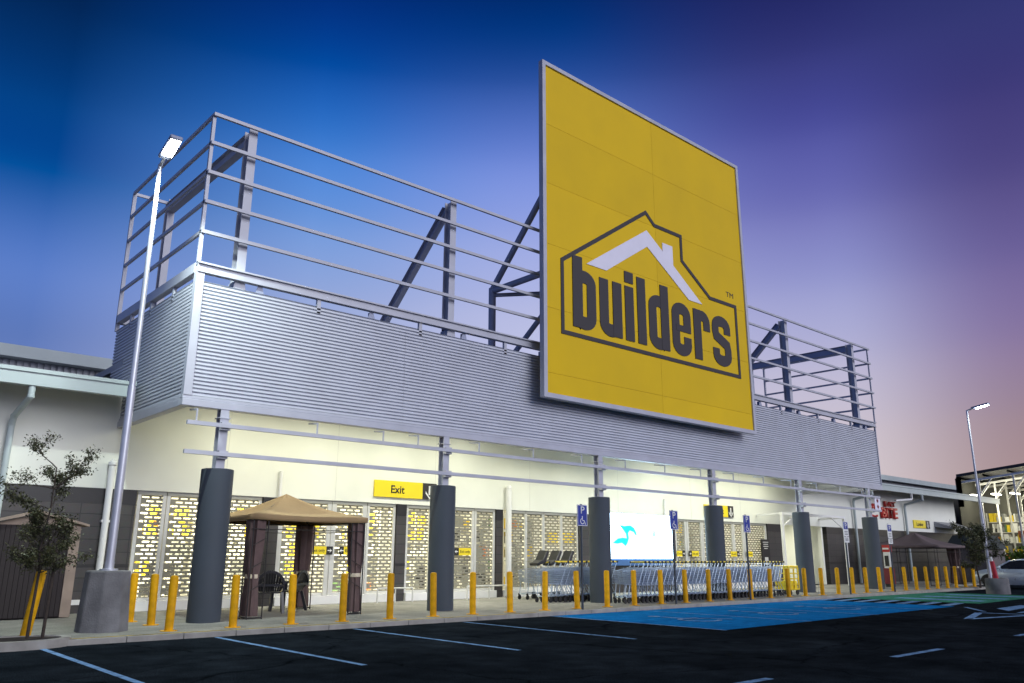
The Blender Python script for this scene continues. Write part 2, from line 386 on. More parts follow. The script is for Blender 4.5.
for cx_, cy_ in ((17.4,12.9),(21.0,12.9),(24.6,12.9)):
    n = 16
    ring_o = [(cx_+.55*math.cos(2*math.pi*i/n), cy_-.3+.55*math.sin(2*math.pi*i/n), .0121) for i in range(4, 15)]
    ring_i = [(cx_+.42*math.cos(2*math.pi*i/n), cy_-.3+.42*math.sin(2*math.pi*i/n), .0121) for i in range(4, 15)]
    for k in range(len(ring_o)-1): wc.sheet([ring_o[k], ring_o[k+1], ring_i[k+1], ring_i[k]])
    line(wc, cx_, cy_-.12, cx_-.02, cy_+.85, .14, .0125); line(wc, cx_+.0, cy_+.15, cx_+.5, cy_+.13, .12, .013)
    line(wc, cx_+.02, cy_-.1, cx_+.52, cy_-.12, .12, .0135); line(wc, cx_+.5, cy_-.1, cx_+.78, cy_-.72, .12, .014)
    wc.sheet([(cx_-.02+.17*math.cos(2*math.pi*i/10), cy_+1.1+.17*math.sin(2*math.pi*i/10), .0122) for i in range(10)])
struct(wc.build('wheelchair_markings', m_wline))

# ------------------------------------------------------------------ store building
WY = 22.6
bld = thing('store_building', 'long low white store building with dark tiled base behind the entrance canopy', 'building', (23, WY, 0))
w = MB()
w.box(-30, 6.99, WY, WY+.3, 3.13, 5.95); w.box(6.99, 37.62, WY, WY+.3, 3.13, 6.4); w.box(37.62, 38.8, WY, WY+.3, 3.13, 5.95)
w.box(38.8, 43.2, WY, WY+.3, 3.13, 5.95); w.box(43.2, 61.6, WY, WY+.3, 3.13, 5.95)
w.box(61.3, 61.6, WY+.3, 38, 0, 5.95)
w.build('wall', m_wall, bld)
for a, b in ((-30,6.96),(10.46,10.98),(15.08,15.46),(19.34,19.66),(23.62,29.72),(37.22,38.8),(43.2,61.6)):
    MB().box(a, b, WY-.02, WY+.28, .1, 2.74).build('tiled_base', m_tile, bld); MB().box(a, b, WY-.024, WY+.28, 2.743, 3.127).build('black_band', m_tileband, bld)
for a, b in ((-30,6.96),(15.08,15.46),(43.2,61.6)): MB().box(a, b, WY-.026, WY-.021, 1.18, 1.26).build('black_course', m_tileband, bld)
for a, b in ((6.99,10.44),(11.0,15.06),(15.48,19.32),(19.68,23.6),(29.74,37.2)): MB().box(a, b, WY-.10, WY+.28, .1, .34).build('plinth', m_white, bld)
MB().box(-30, 6.97, WY-.06, WY-.022, .3, .42).build('skirting', m_white, bld)
# roofs
rf = MB()
for a, b in ((-30,6.22),(40.62,66.5)):
    rf.prism([(a,21.42,5.58),(a,30.2,7.18),(a,30.2,7.0),(a,21.42,5.36)], (b-a,0,0))
rf.box(6.3, 40.4, 22.95, 45, 6.42, 6.6)
rf.build('roof', m_roof, bld)
for a, b in ((-30,20),(30,92)):
    up_ = MB(); n_ = int((b-a)/.2)
    for i in range(n_): up_.box(a+i*.2, a+i*.2+.12, 29.94, 29.998, 7.0, 7.62)
    up_.box(a, b, 30.0, 30.1, 6.9, 7.62); up_.build('clerestory_sheeting', m_roof, bld)
    MB().box(a-.05, b, 29.5, 30.3, 7.63, 8.02).build('upper_fascia', m_gutter, bld)
    up_ = MB(); up_.prism([(a,30.3,8.0),(a,44,8.6),(a,44,8.5),(a,30.3,7.8)], (b-a,0,0)); up_.build('upper_roof', m_roof, bld)
gt = MB(); gt.box(-30, 6.2, 21.22, 21.40, 5.30, 5.66); gt.box(-30,6.2,21.18,21.22,5.6,5.69)
gt.build('gutter', m_gutter, bld)
gt = MB(); gt.box(40.7, 66.5, 21.22, 21.40, 5.30, 5.66); gt.box(40.7,66.5,21.18,21.22,5.6,5.69)
gt.build('gutter', m_gutter, bld)
def pipe(path, r):
    b = MB()
    for p, q in zip(path, path[1:]): b.tube(p, q, r, 10)
    for p in path[1:-1]: b.lathe((p[0],p[1],p[2]-r), [(r*.5,0),(r*1.08,r*.6),(r*1.08,r*1.4),(r*.5,2*r)], 10)
    return b
pipe([(3.95,21.32,5.3),(3.95,21.32,5.05),(3.85,22.3,4.7),(3.85,22.45,4.5),(3.85,22.45,.1)], .075).build('downpipe', m_gutter, bld, True)
b_ = pipe([(6.24,22.48,3.75),(6.24,22.48,.12)], .085); b_.lathe((6.24,22.48,3.7), [(.085,0),(.11,.02),(.11,.08),(.085,.1),(.0,.18)], 10); b_.box(6.14,6.34,22.44,22.6,2.28,2.34)
b_.build('downpipe', m_white, bld, True)
b_ = pipe([(19.82,22.46,3.88),(19.82,22.46,.12)], .11); b_.lathe((19.82,22.46,3.86), [(.11,0),(.11,.05),(.07,.13),(.01,.16)], 10)
b_.build('downpipe', m_white, bld, True)
pipe([(10.93,22.54,3.9),(10.93,22.54,3.14)], .05).build('downpipe', m_white, bld, True)
pipe([(29.0,22.54,3.95),(29.0,22.54,3.2)], .04).build('downpipe', m_white, bld, True)
for xx in (46.4, 53.2): pipe([(xx,21.32,5.3),(xx,21.32,5.0),(xx,22.4,4.75),(xx,22.45,4.6),(xx,22.45,.1)], .075).build('downpipe', m_gutter, bld, True)
for xx in (3.2, 9.3, 12.8, 16.6, 21.0, 26.0, 31.0, 35.0): MB().box(xx-.006, xx+.006, WY-.003, WY+.1, 3.14, 5.9).build('panel_joint', m_frame, bld)
# shop interior
it = MB(); it.sheet([(6.9,WY+.3,.1),(37.7,WY+.3,.1),(37.7,31,.1),(6.9,31,.1)]); it.build('interior_floor', m_floor, bld)
it = MB(); it.box(6.9,37.7,31,31.1,.1,4.5); it.box(6.8,6.9,WY+.3,31,.1,4.5); it.box(37.7,37.8,WY+.3,31,.1,4.5); it.box(6.9,37.7,WY+.3,31,4.5,4.6)
it.build('interior_wall', m_white, bld)
for a, b in ((7,10.4),(11.1,15),(15.6,19.2),(30,33.5)): MB().box(a,b,30.86,30.95,2.15,2.75).build('interior_yellow_board', m_syellow, bld)
for i in range(11): MB().box(8+i*2.8, 9.6+i*2.8, 25.2, 25.4, 4.3, 4.4).build('interior_light', m_shoplight, bld)
for xx, pw in ((10, 1250), (16.5, 1250), (32, 620)):
    ld = bpy.data.lights.new('interior_lamp', 'AREA'); ld.energy = pw; ld.shape = 'RECTANGLE'; ld.size = 5; ld.size_y = 3; ld.color = (1,.93,.66)
    lo = bpy.data.objects.new('interior_lamp', ld); col.objects.link(lo); lo.parent = bld; lo.location = Vector((xx,26.2,4.25))-root_loc(bld)
# garden-side doorway recess
it = MB(); it.box(38.7,43.3,26.2,26.3,.1,3.6); it.box(38.6,38.78,WY+.3,26.2,.1,3.6); it.box(43.22,43.4,WY+.3,26.2,.1,3.6); it.box(38.7,43.3,WY+.3,26.3,3.6,3.7)
it.box(42.0,42.45,23.4,23.9,.1,3.6); it.box(42.8,42.95,22.7,22.9,.1,3.12)
it.build('lobby_wall', m_wall, bld)
it = MB(); it.box(40.2,41.3,26.1,26.18,.15,2.3); it.build('lobby_door', m_white, bld)
it = MB(); it.box(39.6,40.8,24.6,24.8,3.4,3.48); it.build('lobby_light', m_shoplight, bld)
ld = bpy.data.lights.new('lobby_lamp', 'AREA'); ld.energy = 130; ld.size = 1.6; ld.color = (1,.97,.82)
lo = bpy.data.objects.new('lobby_lamp', ld); col.objects.link(lo); lo.parent = bld; lo.location = Vector((40.6,24.5,3.35))-root_loc(bld)

# ------------------------------------------------------------------ entrance canopy
cn = thing('entrance_canopy', 'ribbed grey metal entrance canopy with open rail frame on top', 'canopy', (23.35, 18, 0))
XL, XR, YF, YB = 6.3, 40.42, 18.05, 24.0
def ribs(z0, z1, pitch, d0, d1):
    pr = []; z = z0
    while z < z1 - pitch*.5:
        pr += [(d0, z), (d0, z+pitch*.50), (d1, z+pitch*.58), (d1, z+pitch*.80)]; z += pitch
    pr.append((d0, z)); return pr
pf = ribs(4.95, 7.64, .0895, 0.0, .058)
c_ = MB()
xs = [XL+.16] + [XL+.16 + (XR-XL-.2)*k/6 for k in range(1,7)]
for a, b in zip(xs, xs[1:]):
    k = len(pf); c_.poly([(a, YF+d, z) for d, z in pf] + [(b-.006, YF+d, z) for d, z in pf], [(i, i+1, k+i+1, k+i) for i in range(k-1)])
c_.box(XL+.16, XR-.04, YF+.06, YF+.09, 4.95, 7.54)
c_.build('front_cladding', m_clad, cn)
c_ = MB(); k = len(pf)
c_.poly([(XL+d, YF+.02, z) for d, z in pf] + [(XL+d, YB, z) for d, z in pf], [(i, i+1, k+i+1, k+i) for i in range(k-1)])
c_.box(XL+.06, XL+.09, YF+.1, YB, 4.95, 7.54)
c_.build('side_cladding', m_clad, cn)
c_ = MB()
c_.poly([(XR-d, YF+.02, z) for d, z in pf] + [(XR-d, YB, z) for d, z in pf], [(i, i+1, k+i+1, k+i) for i in range(k-1)])
c_.box(XR-.09, XR-.06, YF+.1, YB, 4.95, 7.54)
c_.build('side_cladding', m_clad, cn)
c_ = MB()
c_.box(XL-.03, XL+.158, YF-.03, YF-.002, 4.945, 7.826); c_.box(XL-.03, XL-.002, YF-.002, YF+.13, 4.945, 7.826)
c_.build('corner_trim', m_steel, cn)
MB().box(XR-.042, XR+.012, YF-.03, YF+.05, 4.945, 7.826).build('corner_trim', m_steel, cn)
c_ = MB(); c_.box(XL-.04, XR+.02, YF-.05, YF+.16, 4.70, 4.86); c_.box(XL-.04, XR+.02, YF-.02, YF+.14, 4.862, 4.94)
c_.box(XL-.04, XL+.16, YF+.162, YB, 4.70, 4.86); c_.box(XL-.02, XL+.14, YF+.162, YB, 4.862, 4.94)
c_.box(XR-.14, XR+.02, YF+.162, YB, 4.70, 4.94)
c_.build('bottom_trim', m_steel, cn, bevel=.012)
# top beam (channel)
c_ = MB()
c_.box(XL-.02, XR+.06, YF-.06, YF+.10, 7.83, 7.86); c_.box(XL-.02, XR+.06, YF-.02, YF+.01, 7.862, 8.03); c_.box(XL-.02, XR+.06, YF-.08, YF+.10, 8.032, 8.07)
c_.box(XL-.04, XL+.12, YF+.12, YB, 7.83, 8.07)
c_.box(XR-.10, XR+.06, YF+.12, YB, 7.83, 8.07); c_.box(XL, XR, YB-.1, YB+.05, 7.83, 8.07)
c_.build('top_beam', m_steel, cn)
x = XL+1.55; k = 0
while x < XR-.3:
    st = MB()
    if k % 2: st.box(x-.05, x+.05, YF+.0, YF+.08, 7.45, 7.828)
    else: st.prism([(x-.14,YF+.04,7.54),(x+.14,YF+.04,7.54),(x+.05,YF+.04,7.828),(x-.05,YF+.04,7.828)], (0,.02,0)); st.box(x-.012,x+.012,YF+.062,YF+.2,7.5,7.828)
    st.build('beam_stub', m_steel if k % 2 else m_brace, cn); x += 1.583; k += 1
for yy in (19.6, 21.2, 22.8): MB().box(XL+.0, XL+.08, yy-.05, yy+.05, 7.45, 7.828).build('beam_stub', m_steel, cn)
for zz_ in (8.81, 9.57, 10.33, 11.10, 11.86):
    r_ = MB(); t_ = .038
    r_.bar((XL-t_, YF-.07, zz_), (XR+.12, YF-.07, zz_), .07, .085)
    r_.bar((XL-.01, YF-.034, zz_), (XL-.01, YB, zz_), .06, .085)
    r_.bar((XR+.02, YF-.034, zz_), (XR+.02, YB, zz_), .06, .085)
    if zz_ > 11.5:
        r_.bar((XL, YB+.035, zz_), (XL+1.0, YB+.035, zz_), .06, .085); r_.bar((XR-1.6, YB+.035, zz_), (XR, YB+.035, zz_), .06, .085)
    r_.build('guard_rail', m_steel, cn)
p_ = MB(); p_.box(XL-.04, XL+.04, YF-.03, YF+.05, 8.072, 11.84); p_.build('rail_post', m_steel, cn)
p_ = MB(); p_.box(XR-.0, XR+.06, YF-.03, YF+.03, 8.072, 11.84); p_.build('rail_post', m_steel, cn)
p_ = MB(); p_.box(XL-.04, XL+.06, YB-.05, YB+.03, 7.6, 11.84); p_.build('rail_post', m_steel, cn)
p_ = MB(); p_.box(XR-.05, XR+.05, YB-.05, YB+.03, 7.6, 11.84); p_.build('rail_post', m_steel, cn)
def ibeam(b, p, q, w, h, upv=(0,0,1)):
    p, q = Vector(p), Vector(q); d = (q-p).normalized(); u = Vector(upv); s_ = d.cross(u).normalized(); u = s_.cross(d)
    t = .018
    b.bar(p+u*(h/2-t/2), q+u*(h/2-t/2), w, t, u); b.bar(p-u*(h/2-t/2), q-u*(h/2-t/2), w, t, u); b.bar(p, q, t, h-2*t-.002, u)
CX = [7.25+6.33*k for k in range(6)]
for i in (0, 1, 4, 5):
    b = MB(); px_ = CX[i]+.15 if i else 7.35
    ibeam(b, (px_, 18.3, 6.6), (px_, 18.3, 11.93), .22, .30, (0,1,0))
    b.prism([(px_-.16,18.12,7.6),(px_+.16,18.12,7.6),(px_+.12,18.12,7.84),(px_-.12,18.12,7.84)], (0,.36,0))
    b.build('upright', m_steel, cn)
b = MB(); ibeam(b, (7.35,18.46,11.70), (7.35,24,11.70), .2, .34); b.build('roof_beam', m_steel, cn)
b = MB(); ibeam(b, (39.0,18.46,11.70), (39.0,24,11.70), .2, .34); b.build('roof_beam', m_brace, cn)
for xx, mm in ((7.35, m_steel), (39.0, m_brace)):
    b = MB(); ibeam(b, (xx, 24, 6.6), (xx, 24, 11.93), .2, .28, (0,1,0)); b.build('rear_upright', mm, cn)
for xx in (CX[1]+.15, CX[4]+.15):
    b = MB(); ibeam(b, (xx, 18.5, 11.75), (xx, 22.6, 8.1), .2, .26); b.build('raking_brace', m_brace, cn)
    b = MB(); b.bar((xx, 18.5, 7.65), (xx, 20.6, 7.35), .25, .2); b.build('foot_plate', m_brace, cn)
c_ = MB(); c_.box(XL+.12, XR-.12, YF+.2, WY-.005, 6.02, 6.12); c_.build('soffit', m_white, cn)
for xx in [6.9+1.583*k for k in range(22)]: MB().bar((xx, YF+.2, 5.93), (xx, WY-.06, 5.93), .10, .16).build('purlin', m_white, cn)
for zz_ in (4.31, 3.67):
    b = MB(); b.box(XL+.05, 39.6, 17.80, 17.88, zz_-.045, zz_+.045); b.build('screen_bar', m_steel, cn)
for xx in [6.55, 9.5, 11.4] + [12.5+2.11*k for k in range(13)]:
    b = MB(); b.bar((xx, 17.84, 4.36), (xx, 17.84, 4.62), .03, .03); b.bar((xx, 17.84, 4.61), (xx+.02, 18.3, 4.66), .05, .04)
    b.build('hanger_bracket', m_steel, cn)

names6 = ['first canopy column from the left, beside the tan gazebo', 'second canopy column, standing right of the long yellow Exit sign',
  'third canopy column, lit blue by the bright screen beside it', 'fourth canopy column, rising behind the trolley row right of the screen',
  'fifth canopy column, just right of the yellow trolley', 'last canopy column on the right, carrying the small white banner']
for i, cx_ in enumerate(CX):
    t = thing('canopy_column', 'round slate grey '+names6[i], 'column', (cx_, 18.12, .1), 'columns along the canopy front')
    MB().lathe((cx_,18.12,.1), [(.35,0),(.35,3.22),(.345,3.25),(.33,3.255)], 32).build('shaft', m_column, t, True)
    b = MB(); ibeam(b, (cx_-.0,18.12,3.35), (cx_-.0,18.12,4.72), .20, .22, (0,1,0)); b.box(cx_-.13,cx_+.13,17.98,18.26,4.5,4.52); b.box(cx_-.15,cx_+.15,17.95,18.3,3.356,3.375)
    b.build('steel_post', m_steel, t)
    b = MB()
    for zz_ in (4.31,3.67): b.box(cx_-.10,cx_+.10,17.885,18.005,zz_-.09,zz_+.09)
    b.build('bar_bracket', m_steel, t)
# lights under the canopy
for i in range(11):
    xx = 9.4 + i*2.7; zl = 5.19 if 20 < xx < 27 else 5.8
    t = thing('canopy_light', 'lit white batten light under the canopy ceiling', 'ceiling light', (xx, 20.6, zl), 'batten lights under the canopy')
    hb = MB().box(xx-.65, xx+.65, 20.52, 20.68, zl, zl+.045)
    for q in (-.5,.5): hb.box(xx+q-.008, xx+q+.008, 20.59, 20.61, zl+.046, 6.018)
    hb.build('housing', m_white, t)
    MB().tube((xx-.62,20.6,zl-.025), (xx+.62,20.6,zl-.025), .022, 8).build('tube', m_tube, t)
    ld = bpy.data.lights.new('batten_lamp', 'AREA'); ld.shape = 'RECTANGLE'; ld.size = 1.2; ld.size_y = .15; ld.energy = 94 if zl > 5.5 else 66; ld.color = (1,1,.82); ld.spread = R(175)
    lo = bpy.data.objects.new('batten_lamp', ld); col.objects.link(lo); lo.parent = t; lo.location = (0,0,-.06)

# ------------------------------------------------------------------ big sign
SX0, SX1, SZ0, SZ1, SY = 16.82, 28.52, 6.20, 17.90, 17.5
sg = thing('store_sign', 'huge square yellow builders sign with a house outline above the canopy', 'sign', (22.7, SY, SZ0))
b = MB(); t_ = .15
b.box(SX0,SX0+t_,SY-.06,SY+.14,SZ0,SZ1); b.box(SX1-t_,SX1,SY-.06,SY+.14,SZ0,SZ1)
b.box(SX0+t_,SX1-t_,SY-.06,SY+.14,SZ0,SZ0+t_); b.box(SX0+t_,SX1-t_,SY-.06,SY+.14,SZ1-t_,SZ1)
b.build('frame', m_steel, sg, bevel=.01)
b = MB(); nx = 2; zs = [SZ0+t_, 7.0, 9.12, 11.26, 13.40, 15.56, SZ1-t_]
for i in range(nx):
    for j in range(len(zs)-1):
        a0 = SX0+t_+(SX1-SX0-2*t_)*i/nx; a1 = SX0+t_+(SX1-SX0-2*t_)*(i+1)/nx; z0, z1 = zs[j], zs[j+1]
        b.box(a0+.004, a1-.004, SY, SY+.05, z0+.004, z1-.004)
b.box(SX0+.05,SX1-.05,SY+.055,SY+.12,SZ0+.05,SZ1-.05)
b.build('face_panel', m_yellow, sg)
def P3(x, z, y=SY-.004): return Vector((x, y, z))
def offset(loop, d):
    n = len(loop); o_ = []
    for i in range(n):
        a, b_, c = Vector(loop[i-1]), Vector(loop[i]), Vector(loop[(i+1) % n])
        e1, e2 = (b_-a).normalized(), (c-b_).normalized(); n1, n2 = Vector((-e1.y,e1.x)), Vector((-e2.y,e2.x))
        m_ = n1+n2; m_ = m_*(1/max(.3, 1+n1.dot(n2))); o_.append(b_+m_*d)
    return o_
loop = [(17.70,8.42),(27.66,8.42),(27.66,11.33),(25.92,11.33),(24.2,12.45),(24.2,13.45),(22.60,13.45),(22.12,13.83),(17.70,10.86)]
b = MB(); o_ = offset(loop, -.07); i_ = offset(loop, .07)
b.ring([P3(*p) for p in o_], [P3(*p) for p in i_], (0,-.02,0)); b.build('house_outline', m_char, sg)
b = MB(); b.prism([P3(*p) for p in [(18.85,11.0),(22.12,13.12),(23.03,12.53),(23.03,12.88),(23.64,12.88),(23.64,12.12),(25.36,10.95),(24.52,10.95),(22.12,12.48),(19.85,11.0)]], (0,-.02,0))
b.build('roof_mark', m_marks, sg)
def stroke(b, path, w, y, dep=.02):
    n = len(path); L_, R_ = [], []
    for i in range(n):
        p = Vector(path[i]); e1 = (p-Vector(path[i-1])).normalized() if i else None; e2 = (Vector(path[i+1])-p).normalized() if i < n-1 else None
        e1 = e1 or e2; e2 = e2 or e1
        n1, n2 = Vector((-e1.y,e1.x)), Vector((-e2.y,e2.x)); m_ = (n1+n2)*(1/max(.3,1+n1.dot(n2)))
        L_.append(p+m_*w/2); R_.append(p-m_*w/2)
    for i in range(n-1):
        b.prism([P3(*L_[i],y), P3(*L_[i+1],y), P3(*R_[i+1],y), P3(*R_[i],y)], (0,-dep,0))
def arc(cx_, cz_, rx, rz, a0, a1, n=9): return [(cx_+rx*math.cos(R(a0+(a1-a0)*i/n)), cz_+rz*math.sin(R(a0+(a1-a0)*i/n))) for i in range(n+1)]
LB, XH, AS = 8.70, 10.68, 11.16
def rect(b, x0, x1, z0, z1, y=SY-.006): b.prism([P3(x0,z0,y),P3(x1,z0,y),P3(x1,z1,y),P3(x0,z1,y)], (0,-.024,0))
S = .465
def letter(ch, x0, x1):
    b = MB(); h = S/2; a, c = x0+h, x1-h; mx = (a+c)/2; rx = (c-a)/2; rz = .24; zt, zb = XH-h*.8, LB+h*.8; y = SY-.004
    if ch in 'il': 
        rect(b, x0, x1, LB, XH if ch == 'i' else AS)
        if ch == 'i': rect(b, x0, x1, XH+.13, AS+.06)
    elif ch in 'bd':
        s0, s1 = (x0, x0+S) if ch == 'b' else (x1-S, x1)
        rect(b, s0, s1, LB, AS)
        if ch == 'b': stroke(b, [(a, zt-.02)]+arc(mx,zt-rz,rx,rz,150,0)+arc(mx,zb+rz,rx,rz,0,-150)+[(a, zb+.02)], S*.94, y)
        else: stroke(b, [(c, zt-.02)]+arc(mx,zt-rz,rx,rz,30,180)+arc(mx,zb+rz,rx,rz,180,330)+[(c, zb+.02)], S*.94, y)
    elif ch == 'u':
        rect(b, x1-S, x1, LB, XH); stroke(b, [(a,XH)]+arc(mx,zb+rz,rx,rz,180,330), S*.96, y)
    elif ch == 'e':
        stroke(b, [(c, LB+.72)]+arc(mx,zb+rz,rx,rz,0,-180)+arc(mx,zt-rz,rx,rz,180,0)+[(c, LB+.98)], S*.96, y)
        rect(b, a, c+h*.9, LB+.90, LB+1.14)
    elif ch == 'r':
        rect(b, x0, x0+S, LB, XH); stroke(b, arc(mx+.03,zt-rz*1.1,rx,rz,150,0)+[(c+.03, XH-.78)], S*.9, y)
    elif ch == 's':
        stroke(b, [(c, XH-.68)]+arc(mx,zt-rz,rx,rz,0,180)+[(a,XH-.62),(a+.05,XH-.82),(c-.05,LB+.86),(c,LB+.66)]+arc(mx,zb+rz,rx,rz,0,-180)+[(a, LB+.66)], S*.92, y)
    o = b.build('letter', m_char, sg); return o
for ch, x0, x1 in (('b',18.17,19.30),('u',19.46,20.60),('i',20.78,21.24),('l',21.44,21.90),('d',22.06,23.22),('e',23.40,24.56),('r',24.74,25.78),('s',25.92,27.18)): letter(ch, x0, x1)
text('trademark_letters', 'TM', m_char, sg, (27.33, SY-.006, 11.66), .30, .5, depth=.01)
for xx in (17.45, 27.9):
    b = MB(); b.tube((xx,20.7,6.6),(xx,20.7,10.6),.13,12); b.build('support_post', m_brace, sg, True)
    b = MB(); b.tube((xx,20.7,10.55),(xx,17.8,13.6),.11,12); b.build('raker', m_brace, sg, True)
    b = MB(); b.tube((xx,20.7,10.5),(xx,17.84,10.5),.11,12); b.build('strut', m_brace, sg, True)
    sgn = 1 if xx < 20 else -1
    b = MB(); b.tube((xx,20.7,10.35),(xx+sgn*2.4,17.84,10.35),.07,10); b.build('strut', m_brace, sg, True)
    b = MB(); b.tube((xx-.0,20.4,7.4),(xx,17.84,9.3),.09,10); b.build('strut', m_brace, sg, True)

# ------------------------------------------------------------------ roller shutters
def curtain(x0, x1, z0, z1, y):
    """brick pattern of open slots in a metal curtain"""
    b = MB(); px_, pz, hw, hh = .250, .102, .188, .044
    n = max(1, round((z1-z0)/pz)); pz = (z1-z0)/n
    for j in range(n):
        za, zc = z0+j*pz, z0+(j+1)*pz; zh0, zh1 = za+(pz-hh)/2, za+(pz+hh)/2
        b.sheet([(x0,y,za),(x1,y,za),(x1,y,zh0),(x0,y,zh0)]); b.sheet([(x0,y,zh1),(x1,y,zh1),(x1,y,zc),(x0,y,zc)])
        xx = x0; hx_ = x0 + (.04 if j % 2 == 0 else .04+px_/2)
        while xx < x1-1e-4:
            a = min(hx_, x1)
            if a > xx: b.sheet([(xx,y,zh0),(a,y,zh0),(a,y,zh1),(xx,y,zh1)])
            xx = min(hx_+hw, x1); hx_ += px_
            if hx_ >= x1 and xx < x1: b.sheet([(xx,y,zh0),(x1,y,zh0),(x1,y,zh1),(xx,y,zh1)]); break
    return b
def shutter(x0, x1, label, post=.09):
    t = thing('roller_shutter', label, 'roller shutter', ((x0+x1)/2, WY+.1, .34), 'closed roller shutters across the shop front')
    curtain(x0+post, x1-post, .42, 3.02, WY+.10).build('curtain', m_shutter, t, solid=.014)
    MB().box(x0+post, x1-post, WY+.07, WY+.13, .342, .418).build('bottom_rail', m_frame, t)
    MB().box(x0, x1, WY+.03, WY+.24, 3.025, 3.125).build('head_box', m_hbox, t)
    MB().box(x0, x0+post-.002, WY+.03, WY+.17, .342, 3.022).build('guide', m_frame, t)
    MB().box(x1-post+.002, x1, WY+.03, WY+.17, .342, 3.022).build('guide', m_frame, t)
def sh(x0, x1, l, post=.09): shutter(x0, x1, 'slotted roller shutter '+l, post)
sh(7.0, 7.74, 'at the far left end, narrow, beside the dark tiles')
sh(7.76, 9.1, 'behind the first canopy column')
sh(9.12, 10.44, 'behind the left curtain of the tan gazebo')
sh(11.0, 12.72, 'behind the gazebo, left of the white door mullion with two yellow labels', .14)
sh(12.74, 13.98, 'behind the right curtain of the tan gazebo', .16)
sh(14.0, 15.06, 'below the left end of the long yellow Exit sign')
sh(15.48, 16.50, 'below the arrow of the long yellow Exit sign')
sh(16.52, 18.36, 'right of the second canopy column, with a yellow door label', .1)
sh(18.38, 19.32, 'between the second canopy column and the white downpipe')
sh(19.94, 20.82, 'in the window wall, next to the white downpipe', .05)
sh(20.84, 21.72, 'in the window wall above the trolleys with dark child seats', .05)
sh(21.74, 22.68, 'in the window wall left of the first blue parking sign', .05)
sh(22.70, 23.60, 'in the window wall behind the first blue parking sign', .05)
sh(29.74, 30.62, 'just right of the bright screen', .14)
sh(30.64, 31.80, 'left of the fourth canopy column', .12)
sh(31.82, 33.40, 'hidden behind the fourth canopy column', .1)
sh(33.42, 34.28, 'right of the fourth canopy column', .1)
sh(34.30, 35.16, 'left of the third blue parking sign', .12)
sh(35.18, 37.2, 'beside the narrow black notice board', .14)
# stock seen through the slots
goods = [mat('goods_yellow',(.75,.55,.02)), mat('goods_white',(.75,.75,.7)), mat('goods_grey',(.2,.21,.2)), mat('goods_orange',(.55,.18,.06)), mat('goods_green',(.1,.2,.08)), mat('goods_black',(.02,.02,.02))]
racklabel = ['tall stocked shop rack seen through the shutters behind the first column', 'tall stocked shop rack seen through the shutters behind the gazebo', 'tall stocked shop rack seen through the shutters under the Exit sign',
  'tall stocked shop rack seen through the shutters right of the second column', 'tall stocked shop rack seen through the shuttered window behind the trolleys', 'tall stocked shop rack seen through the shutters right of the screen']
for i, (a, b_) in enumerate(((7.2,10.3),(11.6,14.4),(15.2,17.4),(18.2,20.0),(21.0,25.5),(30.5,37.0))):
    yy = 27.2
    t = thing('shop_rack', racklabel[i], 'shop rack', ((a+b_)/2, yy, .1), 'stocked racks inside the shop')
    b = MB()
    for z_ in (.25,.85,1.45,2.05,2.65): b.box(a, b_, yy, yy+.6, z_-.03, z_)
    n = int((b_-a)/1.0)+1
    for k in range(n+1): b.box(a+(b_-a)*k/n-.03, a+(b_-a)*k/n+.03, yy-.01, yy+.61, .1, 3.2)
    b.build('shelf_frame', m_frame, t)
    b = MB()
    for z_ in (.25,.85,1.45,2.05,2.65):
        x = a+.05
        while x < b_-.3:
            w_ = rnd.uniform(.18,.5); h_ = rnd.uniform(.25,.52)
            b.cur = rnd.choices(range(6), {.25:[.2,.2,4,.1,.6,5],.85:[3,2.5,2.5,.3,.4,1.6],1.45:[1.2,4,3,.3,.3,.6],2.05:[4,4,.5,.3,.2,.1],2.65:[8,2,.1,.2,.1,.1]}[z_] if i != 4 else [.6,2,4,.3,.5,1.5])[0]
            b.box(x, min(x+w_-.03,b_-.05), yy+.03, yy+.5, z_+.002, z_+h_); x += w_
    b.build('stock', goods, t)
# small yellow door labels
def doorlabel(x0, x1, flip, label, body):
    t = thing('door_label', label, 'sign', ((x0+x1)/2, WY-.06, 1.5), 'small yellow door labels')
    y = WY-.03; d = .22 if x1-x0 > .6 else .16
    ya, yb = (x0+d, x1) if flip else (x0, x1-d); da, db = (x0, x0+d) if flip else (x1-d, x1)
    MB().box(ya, yb, y-.012, y, 1.52, 1.76).build('yellow_panel', m_syellow, t); MB().box(da, db, y-.012, y, 1.52, 1.76).build('arrow_panel', m_black, t)
    text('lettering', body, m_black, t, ((ya+yb)/2, y-.015, 1.60), .13, (yb-ya)*.8)
    s = -1 if flip else 1; cx_, cz_ = (da+db)/2, 1.64; b = MB(); yy = y-.016
    b.prism([(cx_-s*.07,yy,cz_-.014),(cx_+s*.03,yy,cz_-.014),(cx_+s*.03,yy,cz_+.014),(cx_-s*.07,yy,cz_+.014)], (0,-.003,0))
    b.prism([(cx_+s*.0,yy-.004,cz_-.06),(cx_+s*.075,yy-.004,cz_),(cx_+s*.0,yy-.004,cz_+.06),(cx_+s*.03,yy-.004,cz_)], (0,-.003,0)); b.build('arrow', m_white, t)
doorlabel(12.04, 12.80, False, 'small yellow door label with right arrow, behind the gazebo', 'Exit only')
doorlabel(13.02, 13.60, True, 'small yellow door label with left arrow, behind the gazebo', 'Exit')
doorlabel(17.43, 18.18, True, 'small yellow door label just right of the second column', 'Exit only')
doorlabel(29.75, 30.35, False, 'small yellow door label with right arrow, beside the bright screen', 'Exit')
doorlabel(30.62, 31.36, True, 'small yellow door label with left arrow, right of the screen', 'Exit only')
doorlabel(33.88, 34.60, False, 'small yellow door label right of the fourth column', 'Exit')
